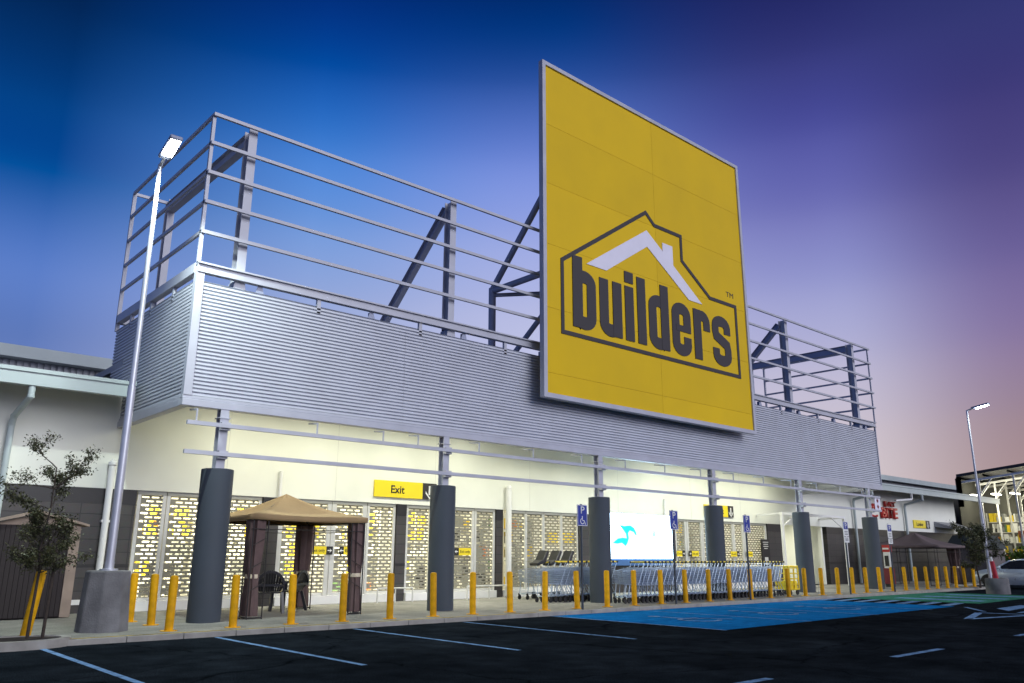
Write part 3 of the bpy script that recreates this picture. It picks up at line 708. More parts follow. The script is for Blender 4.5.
doorlabel(35.18, 35.72, True, 'small yellow door label behind the third blue parking sign', 'Exit')
# Exit signs on the wall
def wallsign(x0, x1, z0, z1, fx, body, label, tx=None, arrow='down'):
    t = thing('wall_sign', label, 'sign', ((x0+x1)/2, WY-.04, z0), None); y = WY-.01
    MB().box(x0, x0+(x1-x0)*fx, y-.05, y, z0, z1).build('yellow_panel', m_syellow, t); xb = x0+(x1-x0)*fx
    MB().box(xb+.002, x1, y-.05, y, z0, z1).build('arrow_panel', m_char, t)
    h = z1-z0
    text('lettering', body, m_black, t, (tx or (x0+xb)/2, y-.056, z0+h*.27), h*.66, None, bold=.015)
    cx_, cz_ = (xb+x1)/2, (z0+z1)/2; b = MB(); yy = y-.056
    b.prism([(cx_-.045,yy,cz_-.12),(cx_+.045,yy,cz_-.12),(cx_+.045,yy,cz_+.18),(cx_-.045,yy,cz_+.18)], (0,-.004,0))
    b.prism([(cx_-.17,yy-.005,cz_+.0),(cx_,yy-.005,cz_-.2),(cx_+.17,yy-.005,cz_+.0),(cx_+.17,yy-.005,cz_-.08),(cx_,yy-.005,cz_-.26),(cx_-.17,yy-.005,cz_-.08)][::1], (0,-.004,0)); b.build('arrow', m_white, t)
wallsign(14.16, 16.62, 3.33, 3.86, .765, 'Exit', 'long yellow Exit sign with white down arrow, left of the second column', 15.04)
wallsign(31.95, 34.28, 3.33, 3.86, .80, 'Exit', 'yellow sign with white down arrow, mostly behind the fourth column', 33.2)
wallsign(54.5, 56.95, 3.36, 3.86, .74, 'Lumber', 'small yellow sign on the far white wall right of the red letters')
# lit screen
t = thing('advert_screen', 'big glowing white advertising screen with a teal swirl above the trolleys', 'screen', (27.2, 22.4, 1.2))
MB().box(25.15,29.15,22.33,22.55,1.15,3.22).build('bezel', m_bezel, t); MB().box(25.18,29.12,22.30,22.328,1.42,3.20).build('display', m_screen, t)
def blob(pts, y): return [(25.18+u*3.94, y, 1.42+v*1.78) for u, v in pts]
b = MB(); b.prism(blob([(.02,.34),(.10,.44),(.17,.46),(.24,.45),(.23,.55),(.18,.66),(.12,.74),(.20,.72),(.30,.74),(.36,.68),(.39,.58),(.395,.50),(.35,.60),(.29,.63),(.26,.57),(.27,.46),(.25,.36),(.22,.28),(.16,.35),(.09,.33)], 22.294), (0,-.003,0))
b.build('swirl', m_teal, t)
b = MB(); b.prism(blob([(.0,.20),(.12,.24),(.24,.20),(.30,.30),(.33,.42),(.31,.52),(.42,.50),(.44,.62),(.40,.74),(.30,.82),(.18,.82),(.10,.80),(.16,.66),(.18,.54),(.10,.52),(.0,.44)], 22.2975), (0,-.002,0)); b.build('pale_swirl', m_spale, t)
b = MB(); b.prism(blob([(.66,.52),(.69,.49),(.71,.52),(.71,.62),(.69,.74),(.67,.64)], 22.296), (0,-.003,0)); b.build('blue_drop', m_sblue, t)
text('lettering', 'PICTURES', m_sgrey, t, (25.18+.84*3.94, 22.293, 1.42+.40*1.78), .16, 1.1)
# black notice board
t = thing('notice_board', 'narrow black notice board with white print on the shop front', 'notice board', (36.75, 22.5, .9))
MB().box(36.42,37.12,22.46,22.52,.7,2.35).build('panel', m_black, t)
b = MB()
for z_, w_ in ((2.2,.5),(2.1,.4),(2.0,.46),(1.9,.3)): b.box(36.77-w_/2,36.77+w_/2,22.455,22.459,z_,z_+.035)
b.box(36.62,36.92,22.455,22.459,1.15,1.5); b.box(36.6,36.94,22.455,22.459,.98,1.02); b.build('print', m_frame, t)

# ------------------------------------------------------------------ bollards
def bollard(x, y, lab, tilt=0):
    t = thing('bollard', lab, 'bollard', (x, y, .1), 'yellow bollards along the kerb')
    MB().lathe((x,y,.112), [(.078,0),(.078,.955),(.07,.985),(.03,1.0)], 18).build('post', m_bollard, t, True)
    MB().lathe((x,y,.1), [(.155,0),(.155,.012)], 18).build('base_plate', m_bollard, t)
    t.rotation_euler = (R(rnd.uniform(-1.2,1.2)), R(rnd.uniform(-1.2,1.2)), 0)
BX = [5.93,7.18,8.44,9.66,10.89,12.12,13.33,14.57,15.82,17.07,18.31,19.52,20.79,22.02,23.28,24.47,25.75,26.98,28.22,29.41,30.69,31.96,33.18,34.38,35.63,36.82,38.11,39.24,40.41,41.55,42.73,43.78,44.95,46.10]
BL = ['between the lamp plinth and the first column, nearest the kerb', 'just right of the first column, in front of the gazebo curtain', 'in front of the black plastic chairs', 'just left of the right curtain of the tan gazebo', 'halfway between the tan gazebo and the second column', 'overlapping the left edge of the second column', 'just right of the second column', 'in front of the white downpipe', 'in front of the trolleys with child seats', 'just left of the first blue parking sign', 'overlapping the right edge of the third column', 'below the left part of the bright screen', 'below the right part of the bright screen', 'just right of the second blue parking sign', 'overlapping the left edge of the fourth column', 'just right of the fourth column', 'right beside the third blue parking sign', 'before the trolleys, first right of the third blue parking sign', 'in front of the yellow trolley', 'overlapping the fifth column', 'just right of the fifth column', 'midway between the fifth column and the fourth parking sign', 'right beside the fourth parking sign', 'overlapping the left edge of the last column', 'overlapping the right edge of the last column', 'right beside the fifth parking sign', 'first one right of the fifth parking sign', 'second one right of the fifth parking sign', 'third one right of the fifth parking sign', 'below the front corner of the brown gazebo', 'first one right of the front corner of the brown gazebo', 'below the right end of the brown gazebo', 'second to last in the row, near the small right-hand tree', 'last in the row, before the small right-hand tree']
for x, l in zip(BX, BL): bollard(x, 16.435, 'yellow bollard '+l)
bollard(6.12, 18.0, 'yellow bollard second from the lamp plinth, set back from the kerb')
bollard(6.06, 19.15, 'yellow bollard half hidden behind the right side of the lamp plinth')

# ------------------------------------------------------------------ street lamps
def streetlamp(x, y, h, label, plinth, arm, power):
    t = thing('street_lamp', label, 'street lamp', (x, y, .1 if plinth else 0)); z0 = .1 if plinth else 0
    if plinth:
        b = MB(); n = 8; a = [(x+.47*math.cos(R(22.5+45*i)), y+.47*math.sin(R(22.5+45*i)), z0) for i in range(n)]; c = [(x+.40*math.cos(R(22.5+45*i)), y+.40*math.sin(R(22.5+45*i)), z0+1.1) for i in range(n)]
        b.poly(a+c, [(i,(i+1)%n,n+(i+1)%n,n+i) for i in range(n)]+[tuple(range(n,2*n))]); b.build('plinth', m_conc, t, bevel=.03); zb = z0+1.1
    else: zb = z0
    b = MB(); b.tube((x,y,zb+.02),(x,y,zb+(h-zb)*.42),.085,14,.078); b.tube((x,y,zb+(h-zb)*.42),(x,y,h),.062,14,.045); b.lathe((x,y,zb), [(.17,0),(.17,.03),(.09,.035),(.09,.16)], 12)
    b.build('pole', m_pole, t, True)
    d = Vector((arm[0],arm[1],0)).normalized(); p0 = Vector((x,y,h-.03)); p1 = p0+d*.35+Vector((0,0,.10))
    b = MB(); b.tube(p0, p1, .04, 10); b.build('arm', m_pole, t, True)
    p2 = p1+d*.75+Vector((0,0,.13)); s_ = d.cross(Vector((0,0,1))); u = s_.cross((p2-p1).normalized())
    b = MB(); b.bar(p1-d*.1, p2, .26, .10, u); b.build('lamp_head', m_brace, t, bevel=.03)
    b = MB(); q = u*-.058; b.bar(p1+q+d*.12, p2+q-d*.06, .20, .012, u); b.build('lens', m_lampglass, t)
    ld = bpy.data.lights.new('street_lamp_light', 'SPOT'); ld.energy = power; ld.spot_size = R(168); ld.spot_blend = .5; ld.shadow_soft_size = .14; ld.color = (.86,1,.93)
    lo = bpy.data.objects.new('street_lamp_light', ld); col.objects.link(lo); lo.parent = t; lo.location = (p1+p2)/2+q*2.2-Vector((x,y,z0))
    lo.rotation_euler = (-u).to_track_quat('-Z','Y').to_euler()
    return t
streetlamp(4.95, 17.2, 9.75, 'tall lit street lamp on a grey concrete plinth at left', True, (-.05,-1), 2100)
streetlamp(44.8, 15.2, 8.85, 'distant lit street lamp beside the silver car at right', False, (-.05,-1), 350)

# ------------------------------------------------------------------ gazebos
def draped(b, x, y, z0, z1, zt, rx, ry, waist, top, seed, n=36):
    rr = random.Random(seed); lv = 14; ph = rr.uniform(0,6)
    pts = []
    for k in range(lv+1):
        z = z0+(z1-z0)*k/lv; d = abs(z-zt); sq = waist+(1-waist)*min(1, (d/.75))**.7
        wx = rx*sq*(top if z > zt else 1); sh_ = (z-zt)/(z1-zt)*(top-1)*rx*.6 if z > zt else 0
        for i in range(n):
            a = 2*math.pi*i/n; rip = 1+.13*math.sin(7*a+ph)+.08*math.sin(11*a+ph*2+k*.1)
            pts.append((x+sh_*(1 if seed % 2 else -1)+wx*rip*math.cos(a), y+ry*sq*rip*math.sin(a), z))
    fs = [(k*n+i, k*n+(i+1)%n, (k+1)*n+(i+1)%n, (k+1)*n+i) for k in range(lv) for i in range(n)]
    b.poly(pts, fs)
def gazebo(name_label, x0, x1, y0, y1, ze, za, canvas, curts, sag=.04, o=.16):
    t = thing('gazebo', name_label, 'gazebo', ((x0+x1)/2,(y0+y1)/2,.1))
    cx_, cy_ = (x0+x1)/2, (y0+y1)/2; b = MB(); n = 8; cor = [(x0-o,y0-o),(x1+o,y0-o),(x1+o,y1+o),(x0-o,y1+o)]
    for k in range(4):
        a, c = cor[k], cor[(k+1)%4]; g = 8
        def pt(i, j):
            f = i/g; ex, ey = a[0]+(c[0]-a[0])*f, a[1]+(c[1]-a[1])*f; h = j/g
            s_ = -sag*math.sin(math.pi*f)*math.sin(math.pi*h)*2 - .10*math.sin(math.pi*h)
            return (ex+(cx_-ex)*h, ey+(cy_-ey)*h, ze+(za-ze)*h+s_*.9-.03*math.sin(math.pi*f)*(1-h))
        idx = {}; pts = []
        for j in range(g+1):
            for i in range(g+1): idx[i,j] = len(pts); pts.append(pt(i,j))
        b.poly(pts, [(idx[i,j],idx[i+1,j],idx[i+1,j+1],idx[i,j+1]) for j in range(g) for i in range(g)])
        b.poly([pts[idx[i,0]] for i in range(g+1)] + [(pts[idx[i,0]][0],pts[idx[i,0]][1],pts[idx[i,0]][2]-.12) for i in range(g+1)], [(i,i+1,g+2+i,g+1+i) for i in range(g)])
    b.build('canvas_roof', canvas, t, True, solid=.006)
    for (lx, ly, sx, sy) in ((x0,y0,1,1),(x1,y0,-1,1),(x1,y1,-1,-1),(x0,y1,1,-1)):
        b = MB(); r_ = .016; e = .36
        for px_, py_ in ((lx,ly),(lx+sx*e,ly),(lx,ly+sy*e)): b.tube((px_,py_,.1),(px_,py_,ze-.1),r_,8)
        b.tube((lx,ly,.13),(lx+sx*e,ly,.13),r_,8); b.tube((lx,ly,.13),(lx,ly+sy*e,.13),r_,8)
        for z_ in (.7,1.2,1.7): b.tube((lx,ly,z_),(lx+sx*e,ly,z_+.2),.008,6)
        b.build('leg_frame', m_gtube, t)
    b = MB()
    for p, q in (((x0,y0),(x1,y0)),((x1,y0),(x1,y1)),((x1,y1),(x0,y1)),((x0,y1),(x0,y0))): b.tube((*p,ze-.12),(*q,ze-.12),.018,8); b.tube((*p,ze-.34),(*q,ze-.34),.010,8)
    for p in ((x0,y0),(x1,y0),(x1,y1),(x0,y1)): b.tube((*p,ze-.1),(cx_,cy_,za-.08),.014,8)
    b.build('roof_frame', m_gtube, t)
    for sd_, (lx, ly, rx, ry) in enumerate(curts):
        b = MB(); draped(b, lx, ly, .16, ze-.14, 1.02, rx, ry, .72, 1.15, sd_+3); c = b.build('curtain', m_curt, t, True)
        MB().lathe((lx,ly,.98), [(rx*.90,0),(rx*.93,.03),(rx*.90,.09)], 20).build('tie_band', m_tie, c)
    return t
gazebo('tan canvas gazebo with tied brown curtains on the pavement', 8.25, 11.2, 18.2, 21.15, 2.42, 3.02, m_tan, [(8.40,18.42,.17,.2),(11.09,18.38,.17,.16),(11.0,21.0,.22,.2)], .04, .05)
gazebo('dark brown gazebo with one slope catching light, near the far shed', 45.0, 48.6, 17.75, 21.1, 2.15, 2.85, m_brown, [(48.4,18.1,.25,.3),(45.2,20.9,.2,.2)], .06)
# chairs
def chair():
    t = thing('plastic_chair', 'black plastic armchair facing away, under the tan gazebo', 'chair', (0,0,0), 'black plastic chairs under the gazebo')
    b = MB(); b.prism([(-.24,-.22,.42),(.24,-.22,.42),(.27,.24,.43),(-.27,.24,.43)], (0,0,.03)); b.build('seat', m_plastic, t, bevel=.01)
    b = MB(); n = 10
    for i in range(n):   # fan of slats with a rounded top, leaning back
        u0, u1 = -1+2*i/n+.008, -1+2*(i+1)/n-.008
        top = lambda u: .47+.42*math.sqrt(max(0,1-u*u*.86))
        w0, w1 = .22, .29
        b.prism([(u0*w0,-.22,.46),(u1*w0,-.22,.46),(u1*w1,-.34,top(u1)),(u0*w1,-.34,top(u0))], (0,-.025,.0))
    b.bar((-.27,-.345,.6),(.27,-.345,.6),.03,.05); 
    pts = [(u/8*.29,-.352,.47+.42*math.sqrt(max(0,1-(u/8)**2*.86))) for u in range(-8,9)]
    for p, q in zip(pts, pts[1:]): b.bar(p, q, .045, .06)
    b.build('backrest', m_plastic, t)
    for s in (-1,1):
        b = MB(); b.bar((s*.30,.22,0),(s*.27,.2,.44),.055,.06); b.build('leg', m_plastic, t)
        b = MB(); b.bar((s*.29,-.34,0),(s*.25,-.22,.44),.055,.06); b.build('leg', m_plastic, t)
        b = MB(); b.bar((s*.30,-.32,.66),(s*.30,.2,.64),.06,.03); b.bar((s*.30,.19,.43),(s*.30,.19,.63),.05,.05); b.build('armrest', m_plastic, t)
    return t
ch = chair(); fam = family(ch); ch.scale = (1.18,1.18,1.12); ch.location = (9.62,20.0,.1); ch.rotation_euler = (0,0,R(-24))
dup(ch, (10.3,20.4,.1), 'black plastic armchair half hidden by a bollard, under the tan gazebo', None, fam, R(35))

# ------------------------------------------------------------------ sheds
t = thing('garden_shed', 'dark brown boarded garden shed with a tan corner board at left', 'shed', (4.45,21.8,.1))
b = MB()
for i in range(16): b.box(3.55+i*.1, 3.55+i*.1+.092, 21.18, 21.22, .14, 2.13)
b.box(3.55,5.32,21.22,22.3,.12,2.13); b.build('wall', m_shed, t)
b = MB(); b.box(5.155,5.37,21.15,21.215,.12,2.13); b.build('corner_board', m_tanboard, t)
b = MB(); b.prism([(3.4,21.05,2.12),(4.46,21.05,2.40),(5.52,21.05,2.12),(5.52,21.05,2.17),(4.46,21.05,2.46),(3.4,21.05,2.17)], (0,1.3,0)); b.prism([(3.55,21.2,2.13),(5.35,21.2,2.13),(4.46,21.2,2.38)], (0,.05,0)); b.build('roof', m_tanboard, t)
t = thing('garden_shed', 'taupe grey garden shed with a dark roof behind the right-hand tree', 'shed', (55.5,19.4,.1))
b = MB(); b.box(54,57,18.35,20.5,.1,2.05); 
for i in range(10): b.box(53.98,54,18.38+i*.21,18.38+i*.21+.19,.12,2.04)
b.build('wall', m_shed2, t)
b = MB(); b.prism([(53.8,18.2,2.06),(53.8,20.65,2.06),(53.95,20.1,2.85),(53.95,18.75,2.85)], (3.4,0,0)); b.build('roof', mat('dark_shed_roof',(.035,.045,.05),.8), t)

# ------------------------------------------------------------------ trolleys
def trolley(seat=False):
    t = thing('shopping_trolley', 'x', 'trolley', (0,0,0)); L, W0, W1 = .92, .40, .56
    b = MB(); r = .0065
    def sp(u, s, v):  # u along (0 front..1 back), v height 0..1
        w_ = W0+(W1-W0)*u; zb = .52-.06*u; zt = .84+.10*u
        return Vector((-.46+L*u*.9+.04*v*(-1 if u < .5 else 1), s*w_/2*(.86+.14*v), zb+(zt-zb)*v))
    for s in (-1,1):
        for k in range(19): b.bar(sp(k/18,s,0), sp(k/18,s,1), r, r)
        for k in range(8): b.bar(sp(0,s,k/7), sp(1,s,k/7), r*(2 if k in (0,7) else 1), r*(2 if k in (0,7) else 1))
    for k in range(9):
        b.bar(sp(0,-1,0).lerp(sp(0,1,0),k/8), sp(0,-1,1).lerp(sp(0,1,1),k/8), r, r); b.bar(sp(1,-1,0).lerp(sp(1,1,0),k/8), sp(1,-1,1).lerp(sp(1,1,1),k/8), r, r)
        b.bar(sp(0,-1,0).lerp(sp(0,1,0),k/8), sp(1,-1,0).lerp(sp(1,1,0),k/8), r, r)
    for k in range(6): b.bar(sp(0,-1,k/5), sp(0,1,k/5), r, r); b.bar(sp(1,-1,k/5), sp(1,1,k/5), r, r)
    b.build('basket', m_wire, t)
    b = MB()
    for s in (-1,1):
        b.tube((-.44,s*.20,.16),(.38,s*.27,.20),.013,6); b.tube((.38,s*.27,.20),(.16,s*.26,.48),.010,6); b.tube((.16,s*.26,.48),(.50,s*.28,1.08),.009,6); b.tube((-.42,s*.2,.16),(-.36,s*.2,.5),.012,6)
    b.tube((-.44,-.2,.16),(-.44,.2,.16),.013,6); b.tube((.16,-.26,.48),(.16,.26,.48),.012,6); b.build('chassis', m_wire, t)
    b = MB(); b.tube((.50,-.30,1.09),(.50,.30,1.09),.021,8); b.build('handle', m_handle, t)
    for q in (-.3,.3): MB().tube((.50,q-.022,1.09),(.50,q+.022,1.09),.03,8).build('end_cap', m_rubber, t)
    for px_, py_ in ((-.42,-.2),(-.42,.2),(.36,-.27),(.36,.27)):
        b = MB(); b.tube((px_,py_-.018,.065),(px_,py_+.018,.065),.065,12); b.bar((px_,py_,.08),(px_-.02,py_,.18),.05,.05); b.build('wheel', m_rubber, t)
    if seat:
        b = MB(); b.prism([(.05,-.22,.98),(.42,-.22,1.08),(.62,-.2,1.42),(.52,-.2,1.46),(.30,-.21,1.16),(.02,-.22,1.06)], (0,.42,0)); b.build('child_seat', m_plastic, t, bevel=.02)
    return t
proto = trolley(); proto.scale = (1,1,1.13); fam = family(proto); nt = 40
for i in range(nt):
    x = 20.35 + i*.212; loc = (x+rnd.uniform(-.012,.012), 17.36+rnd.uniform(-.015,.015), .1)
    lab = 'wire shopping trolley with yellow handle, nested inside the long row right of the third column'
    if i == 0: lab = 'front wire trolley at the left end of the long nested row, beside the third column'
    if i == nt-1: lab = 'last wire trolley at the right end of the long row, beside the yellow trolley'
    o = dup(proto, loc, lab, 'trolleys in the long nested row', fam, R(rnd.uniform(-1,1)))
for i in range(12):
    x = 18.75 + i*.215; lab = 'wire shopping trolley with yellow handle, nested in the short row behind the first blue sign'
    if i == 0: lab = 'front wire trolley at the left end of the short row, between downpipe and blue sign'
    dup(proto, (x, 19.2+rnd.uniform(-.02,.02), .1), lab, 'trolleys in the short nested row', fam, R(rnd.uniform(-1.5,1.5)))
bpy.data.objects.remove(proto)
for c, gs in fam: bpy.data.objects.remove(c)
pseat = trolley(True); pseat.scale = (1,1,1.1); fam = family(pseat)
SL = ['leftmost wire trolley with a dark child seat, by the white downpipe', 'middle one of three wire trolleys with dark child seats', 'rightmost of three wire trolleys with dark child seats']
for i in range(3): dup(pseat, (19.55+i*.62, 20.9, .1), SL[i], 'trolleys with dark child seats', fam)
for c, gs in fam: bpy.data.objects.remove(c)
bpy.data.objects.remove(pseat)
# yellow goods trolley
t = thing('goods_trolley', 'yellow caged goods trolley at the right end of the trolley row', 'trolley', (29.7,17.3,.1))
b = MB(); x0, x1, y0, y1 = 29.38, 30.02, 17.02, 17.62
for px_ in (x0, (x0+x1)/2, x1):
    for py_ in (y0, y1): b.bar((px_,py_,.3),(px_,py_,1.12),.04,.04)
for z_ in (.32,.5,.7,.9,1.1):
    for py_ in (y0,y1): b.bar((x0,py_,z_),(x1,py_,z_),.03,.035)
    for px_ in (x0,x1): b.bar((px_,y0,z_),(px_,y1,z_),.03,.035)
b.build('cage', m_handle, t); b = MB(); b.box(x0+.03,x1-.03,y0+.03,y1-.03,.28,.31); b.box(x0+.04,x1-.04,y0+.05,y1-.05,.32,.62); b.build('tray', m_syellow, t)
b = MB(); b.tube((x0-.02,y0,1.16),(x0-.02,y1,1.16),.035,8); b.tube((x1,y0,1.16),(x1,y1,1.16),.035,8); b.build('handle', m_handle, t)
for px_, py_ in ((x0+.06,y0+.05),(x1-.06,y0+.05),(x0+.06,y1-.05),(x1-.06,y1-.05)):
    b = MB(); b.tube((px_,py_-.02,.2),(px_,py_+.02,.2),.1,12); b.build('wheel', m_rubber, t)

# ------------------------------------------------------------------ parking signs
def psign(x, label, white=False):
    y = 16.02
    t = thing('parking_sign', label, 'sign', (x,y,.1), 'disabled parking signs along the bays')
    MB().tube((x,y,.1),(x,y,2.92),.034,10).build('pole', m_dpole, t, True)
    MB().box(x-.20,x+.20,y-.055,y-.04,2.32,2.90).build('board', m_white if white else m_blue, t)
    b = MB()
    for a in ((x-.195,x+.195,2.88,2.895),(x-.195,x+.195,2.325,2.34),(x-.195,x-.18,2.34,2.88),(x+.18,x+.195,2.34,2.88)): b.box(a[0],a[1],y-.058,y-.0555,a[2],a[3])
    if not white: b.build('border', m_white, t)
    else:
        b = MB(); b.box(x-.17,x+.17,y-.058,y-.0555,2.60,2.87); b.build('blue_square', m_blue, t)
        b = MB(); b.box(x-.20,x+.20,y-.055,y-.04,2.08,2.30); b.build('sub_plate', m_white, t)
        b = MB()
        for z_ in (2.24,2.19,2.14,2.50,2.44,2.38): b.box(x-.13,x+.13,y-.058,y-.0555,z_,z_+.022)
        b.build('print', m_dpole, t)
    text('lettering', 'P', m_white, t, (x, y-.061, 2.66 if not white else 2.64), .28, .15, bold=.01)
    if not white:
        b = MB(); yy = y-.061; n = 12; cx_, cz_ = x-.01, 2.45
        for k in range(3, 11):
            a0, a1 = 2*math.pi*k/n, 2*math.pi*(k+1)/n
            b.prism([(cx_+r_*math.cos(a), yy, cz_+r_*math.sin(a)) for r_, a in ((.085,a0),(.085,a1),(.062,a1),(.062,a0))], (0,-.003,0))
        b.bar((cx_,yy,cz_+.04),(cx_,yy,cz_+.14),.006,.03,(1,0,0)); b.bar((cx_,yy-.001,cz_+.02),(cx_+.08,yy-.001,cz_+.01),.006,.025); b.bar((cx_+.08,yy-.002,cz_+.01),(cx_+.12,yy-.002,cz_-.09),.006,.025,(1,0,0))
        b.build('wheelchair_symbol', m_white, t)
psign(16.84, 'blue disabled parking sign on a dark pole left of the third column')
psign(20.98, 'blue disabled parking sign in front of the right edge of the screen')
psign(25.05, 'blue disabled parking sign right of the fourth column')
psign(32.12, 'white parking sign with blue square, right of the fifth column', True)
psign(36.05, 'white parking sign with blue square, just right of the last column', True)

# ------------------------------------------------------------------ hoops, portal, letters, banner
for i, (a, b_, l) in enumerate(((14.1,15.4,'low white hoop rail left of the second column'),(17.6,19.5,'low white hoop rail right of the second column'))):
    b = MB(); b.tube((a,22.0,.1),(a,22.0,.52),.025,8); b.tube((a,22.0,.52),(b_,22.0,.52),.025,8); b.tube((b_,22.0,.52),(b_,22.0,.1),.025,8); b.tube(((a+b_)/2,22.0,.1),((a+b_)/2,22.0,.52),.02,8)
    tag(b.build('hoop_rail', m_frame, loc=((a+b_)/2,22.0,.1)), l, 'rail')
t = thing('entry_portal', 'white steel porch frame around the side doorway', 'porch', (39.3,21.3,.1))
b = MB()
for px_ in (36.3,42.5): b.bar((px_,21.2,.1),(px_,21.2,3.5),.12,.12)
b.build('posts', m_white, t); b = MB(); b.bar((36.24,21.2,3.56),(42.56,21.2,3.56),.12,.12)
for px_ in (36.3,39.4,42.5): b.bar((px_,21.27,3.56),(px_,22.56,3.5),.1,.1)
b.build('top_frame', m_white, t); b = MB()
b.bar((36.36,21.2,2.95),(37.5,21.2,3.49),.05,.05); b.bar((42.44,21.2,2.95),(41.2,21.2,3.49),.05,.05); b.build('corner_braces', m_white, t)
t = thing('wall_letters', 'cluster of red shop lettering on the white wall behind the last column', 'sign', (50,22.5,3.8))
text('lettering', 'THE', m_red, t, (48.7,22.5,4.25), .55, 1.2, depth=.1, bold=.02); text('lettering', 'EAT', m_red, t, (51.2,22.5,4.55), .42, 1.5, depth=.1, bold=.02)
text('lettering', 'BITE', m_red, t, (51.0,22.5,3.86), .85, 2.2, depth=.1, bold=.03); text('lettering', '~', m_red, t, (48.8,22.5,3.7), .8, 1.2, depth=.1, bold=.02)
t = thing('post_banner', 'small white banner with two dark red leaves on the last column post', 'banner', (39.33,17.86,3.66))
MB().box(39.05,39.62,17.845,17.865,3.70,4.27).build('cloth', m_marks, t)
leaf = [(0,-.13),(.01,-.06),(.08,-.07),(.06,-.04),(.12,.02),(.08,.03),(.09,.08),(.04,.05),(0,.13),(-.04,.05),(-.09,.08),(-.08,.03),(-.12,.02),(-.06,-.04),(-.08,-.07),(-.01,-.06)]
b = MB()
for z_ in (4.13,3.85): b.prism([(39.34+u,17.843,z_+v) for u, v in leaf], (0,-.003,0))
b.build('leaf_marks', m_maroon, t)
t = thing('info_stand', 'slim red and white upright stand beside the last column', 'stand', (41.85,18.8,.1))
MB().box(41.7,42.0,18.6,18.95,1.78,2.12).build('header', m_red, t); MB().box(41.72,41.98,18.62,18.93,1.0,1.778).build('panel', m_white, t); MB().box(41.68,42.02,18.58,18.97,.25,.998).build('cabinet', m_maroon, t)
MB().box(41.695,41.719,18.68,18.87,1.1,1.6).build('dark_window', m_black, t); MB().box(41.7,42.0,18.6,18.95,.1,.248).build('foot', m_black, t)
b = MB(); b.box(41.69,41.699,18.62,18.93,1.9,1.98); b.build('stripe', m_white, t)
t = thing('wall_light', 'white bracket light under the right-hand eave', 'light', (51.5,21.3,5.0))
MB().bar((51.5,21.25,5.28),(51.5,21.25,4.95),.1,.1).build('bracket', m_white, t); MB().bar((51.5,21.3,4.95),(50.4,21.8,4.85),.2,.1).build('shade', m_white, t)
t = thing('door_awning', 'small grey awning over a side door at the far wall end', 'awning', (59.5,22.3,3.4))
b = MB(); b.prism([(57.8,22.58,3.85),(57.8,21.3,3.4),(57.8,21.3,3.34),(57.8,22.58,3.5)], (3.4,0,0)); b.build('sheet', m_roof, t)

# ------------------------------------------------------------------ trees
def leafmat(name, a, b):
    m = bpy.data.materials.new(name); m.use_nodes = True; n, l = m.node_tree.nodes, m.node_tree.links
    g = n.new('ShaderNodeNewGeometry'); r = n.new('ShaderNodeValToRGB'); l.new(g.outputs['Random Per Island'], r.inputs[0])
    r.color_ramp.elements[0].color = (*a,1); r.color_ramp.elements[1].color = (*b,1); bs = n['Principled BSDF']
    l.new(r.outputs[0], bs.inputs['Base Color']); bs.inputs['Roughness'].default_value = .6
    return m
m_leaf = leafmat('olive_leaf', (.030,.040,.014), (.085,.085,.030)); m_leaf2 = leafmat('garden_leaf', (.04,.10,.01), (.16,.30,.03))
def tree(label, base, h, zc, rad, nb, nleaf, ls, seed, trunk_r=.04):
    rr = random.Random(seed); t = thing('tree', label, 'tree', base); bx, by, bz = base
    b = MB(); ends = []
    p = Vector(base); seg = []
    for k in range(8):
        q = p+Vector((rr.uniform(-.04,.04), rr.uniform(-.04,.04), h*.86/8)); b.tube(p, q, trunk_r*(1-.09*k), 8, trunk_r*(1-.09*(k+1)), False); seg.append(q); p = q
    def limb(p, d, L, r, dep):
        n = 5
        for k in range(n):
            d = (d+Vector((rr.uniform(-.3,.3), rr.uniform(-.3,.3), rr.uniform(-.12,.22)))).normalized(); q = p+d*(L/n); b.tube(p, q, max(.0022,r*(1-.16*k)), 5, max(.002,r*(1-.16*(k+1))), False)
            if dep > 0 and k >= 1:
                for _ in range(2 if dep == 1 else 1): limb(q, (d+Vector((rr.uniform(-1,1), rr.uniform(-1,1), rr.uniform(-.4,.5)))).normalized(), L*(.5 if dep == 2 else .38), r*.45, dep-1)
            if dep < 2: ends.extend([p.lerp(q, f) for f in (.3,.65,1)])
            p = q
    for k in range(nb):
        o = seg[rr.randint(2,7)]; a = rr.uniform(0,6.283); limb(o, Vector((math.cos(a), math.sin(a), rr.uniform(.1,.8))).normalized(), rad*rr.uniform(.65,1.1), trunk_r*.42, 2)
    b.build('trunk', m_bark, t)
    b = MB()
    for i in range(nleaf):
        e = rr.choice(ends); c = e+Vector((rr.gauss(0,.045), rr.gauss(0,.045), rr.gauss(0,.045)))
        d = Vector((rr.uniform(-1,1), rr.uniform(-1,1), rr.uniform(-1,.6))).normalized(); s_ = d.cross(Vector((rr.uniform(-1,1), rr.uniform(-1,1), 1))).normalized(); L = ls*rr.uniform(.6,1.3)
        b.sheet([c, c+d*L*.5+s_*L*.22, c+d*L, c+d*L*.5-s_*L*.22])
    b.build('crown', m_leaf, t); return t
tree('young sparse olive-leaved tree in the kerb ring at left', (3.52,16.25,.1), 3.35, 2.2,   .56, 19, 8500, .058, 5, .03)
tree('small sparse tree beside the far grey shed at right', (44.5,15.6,.1), 3.0, 2.0, 1.2, 15, 6000, .11, 9, .05)
t = thing('tree_pit', 'oval concrete kerb ring with soil around the left tree', 'kerb ring', (3.5,16.25,0)); n = 36
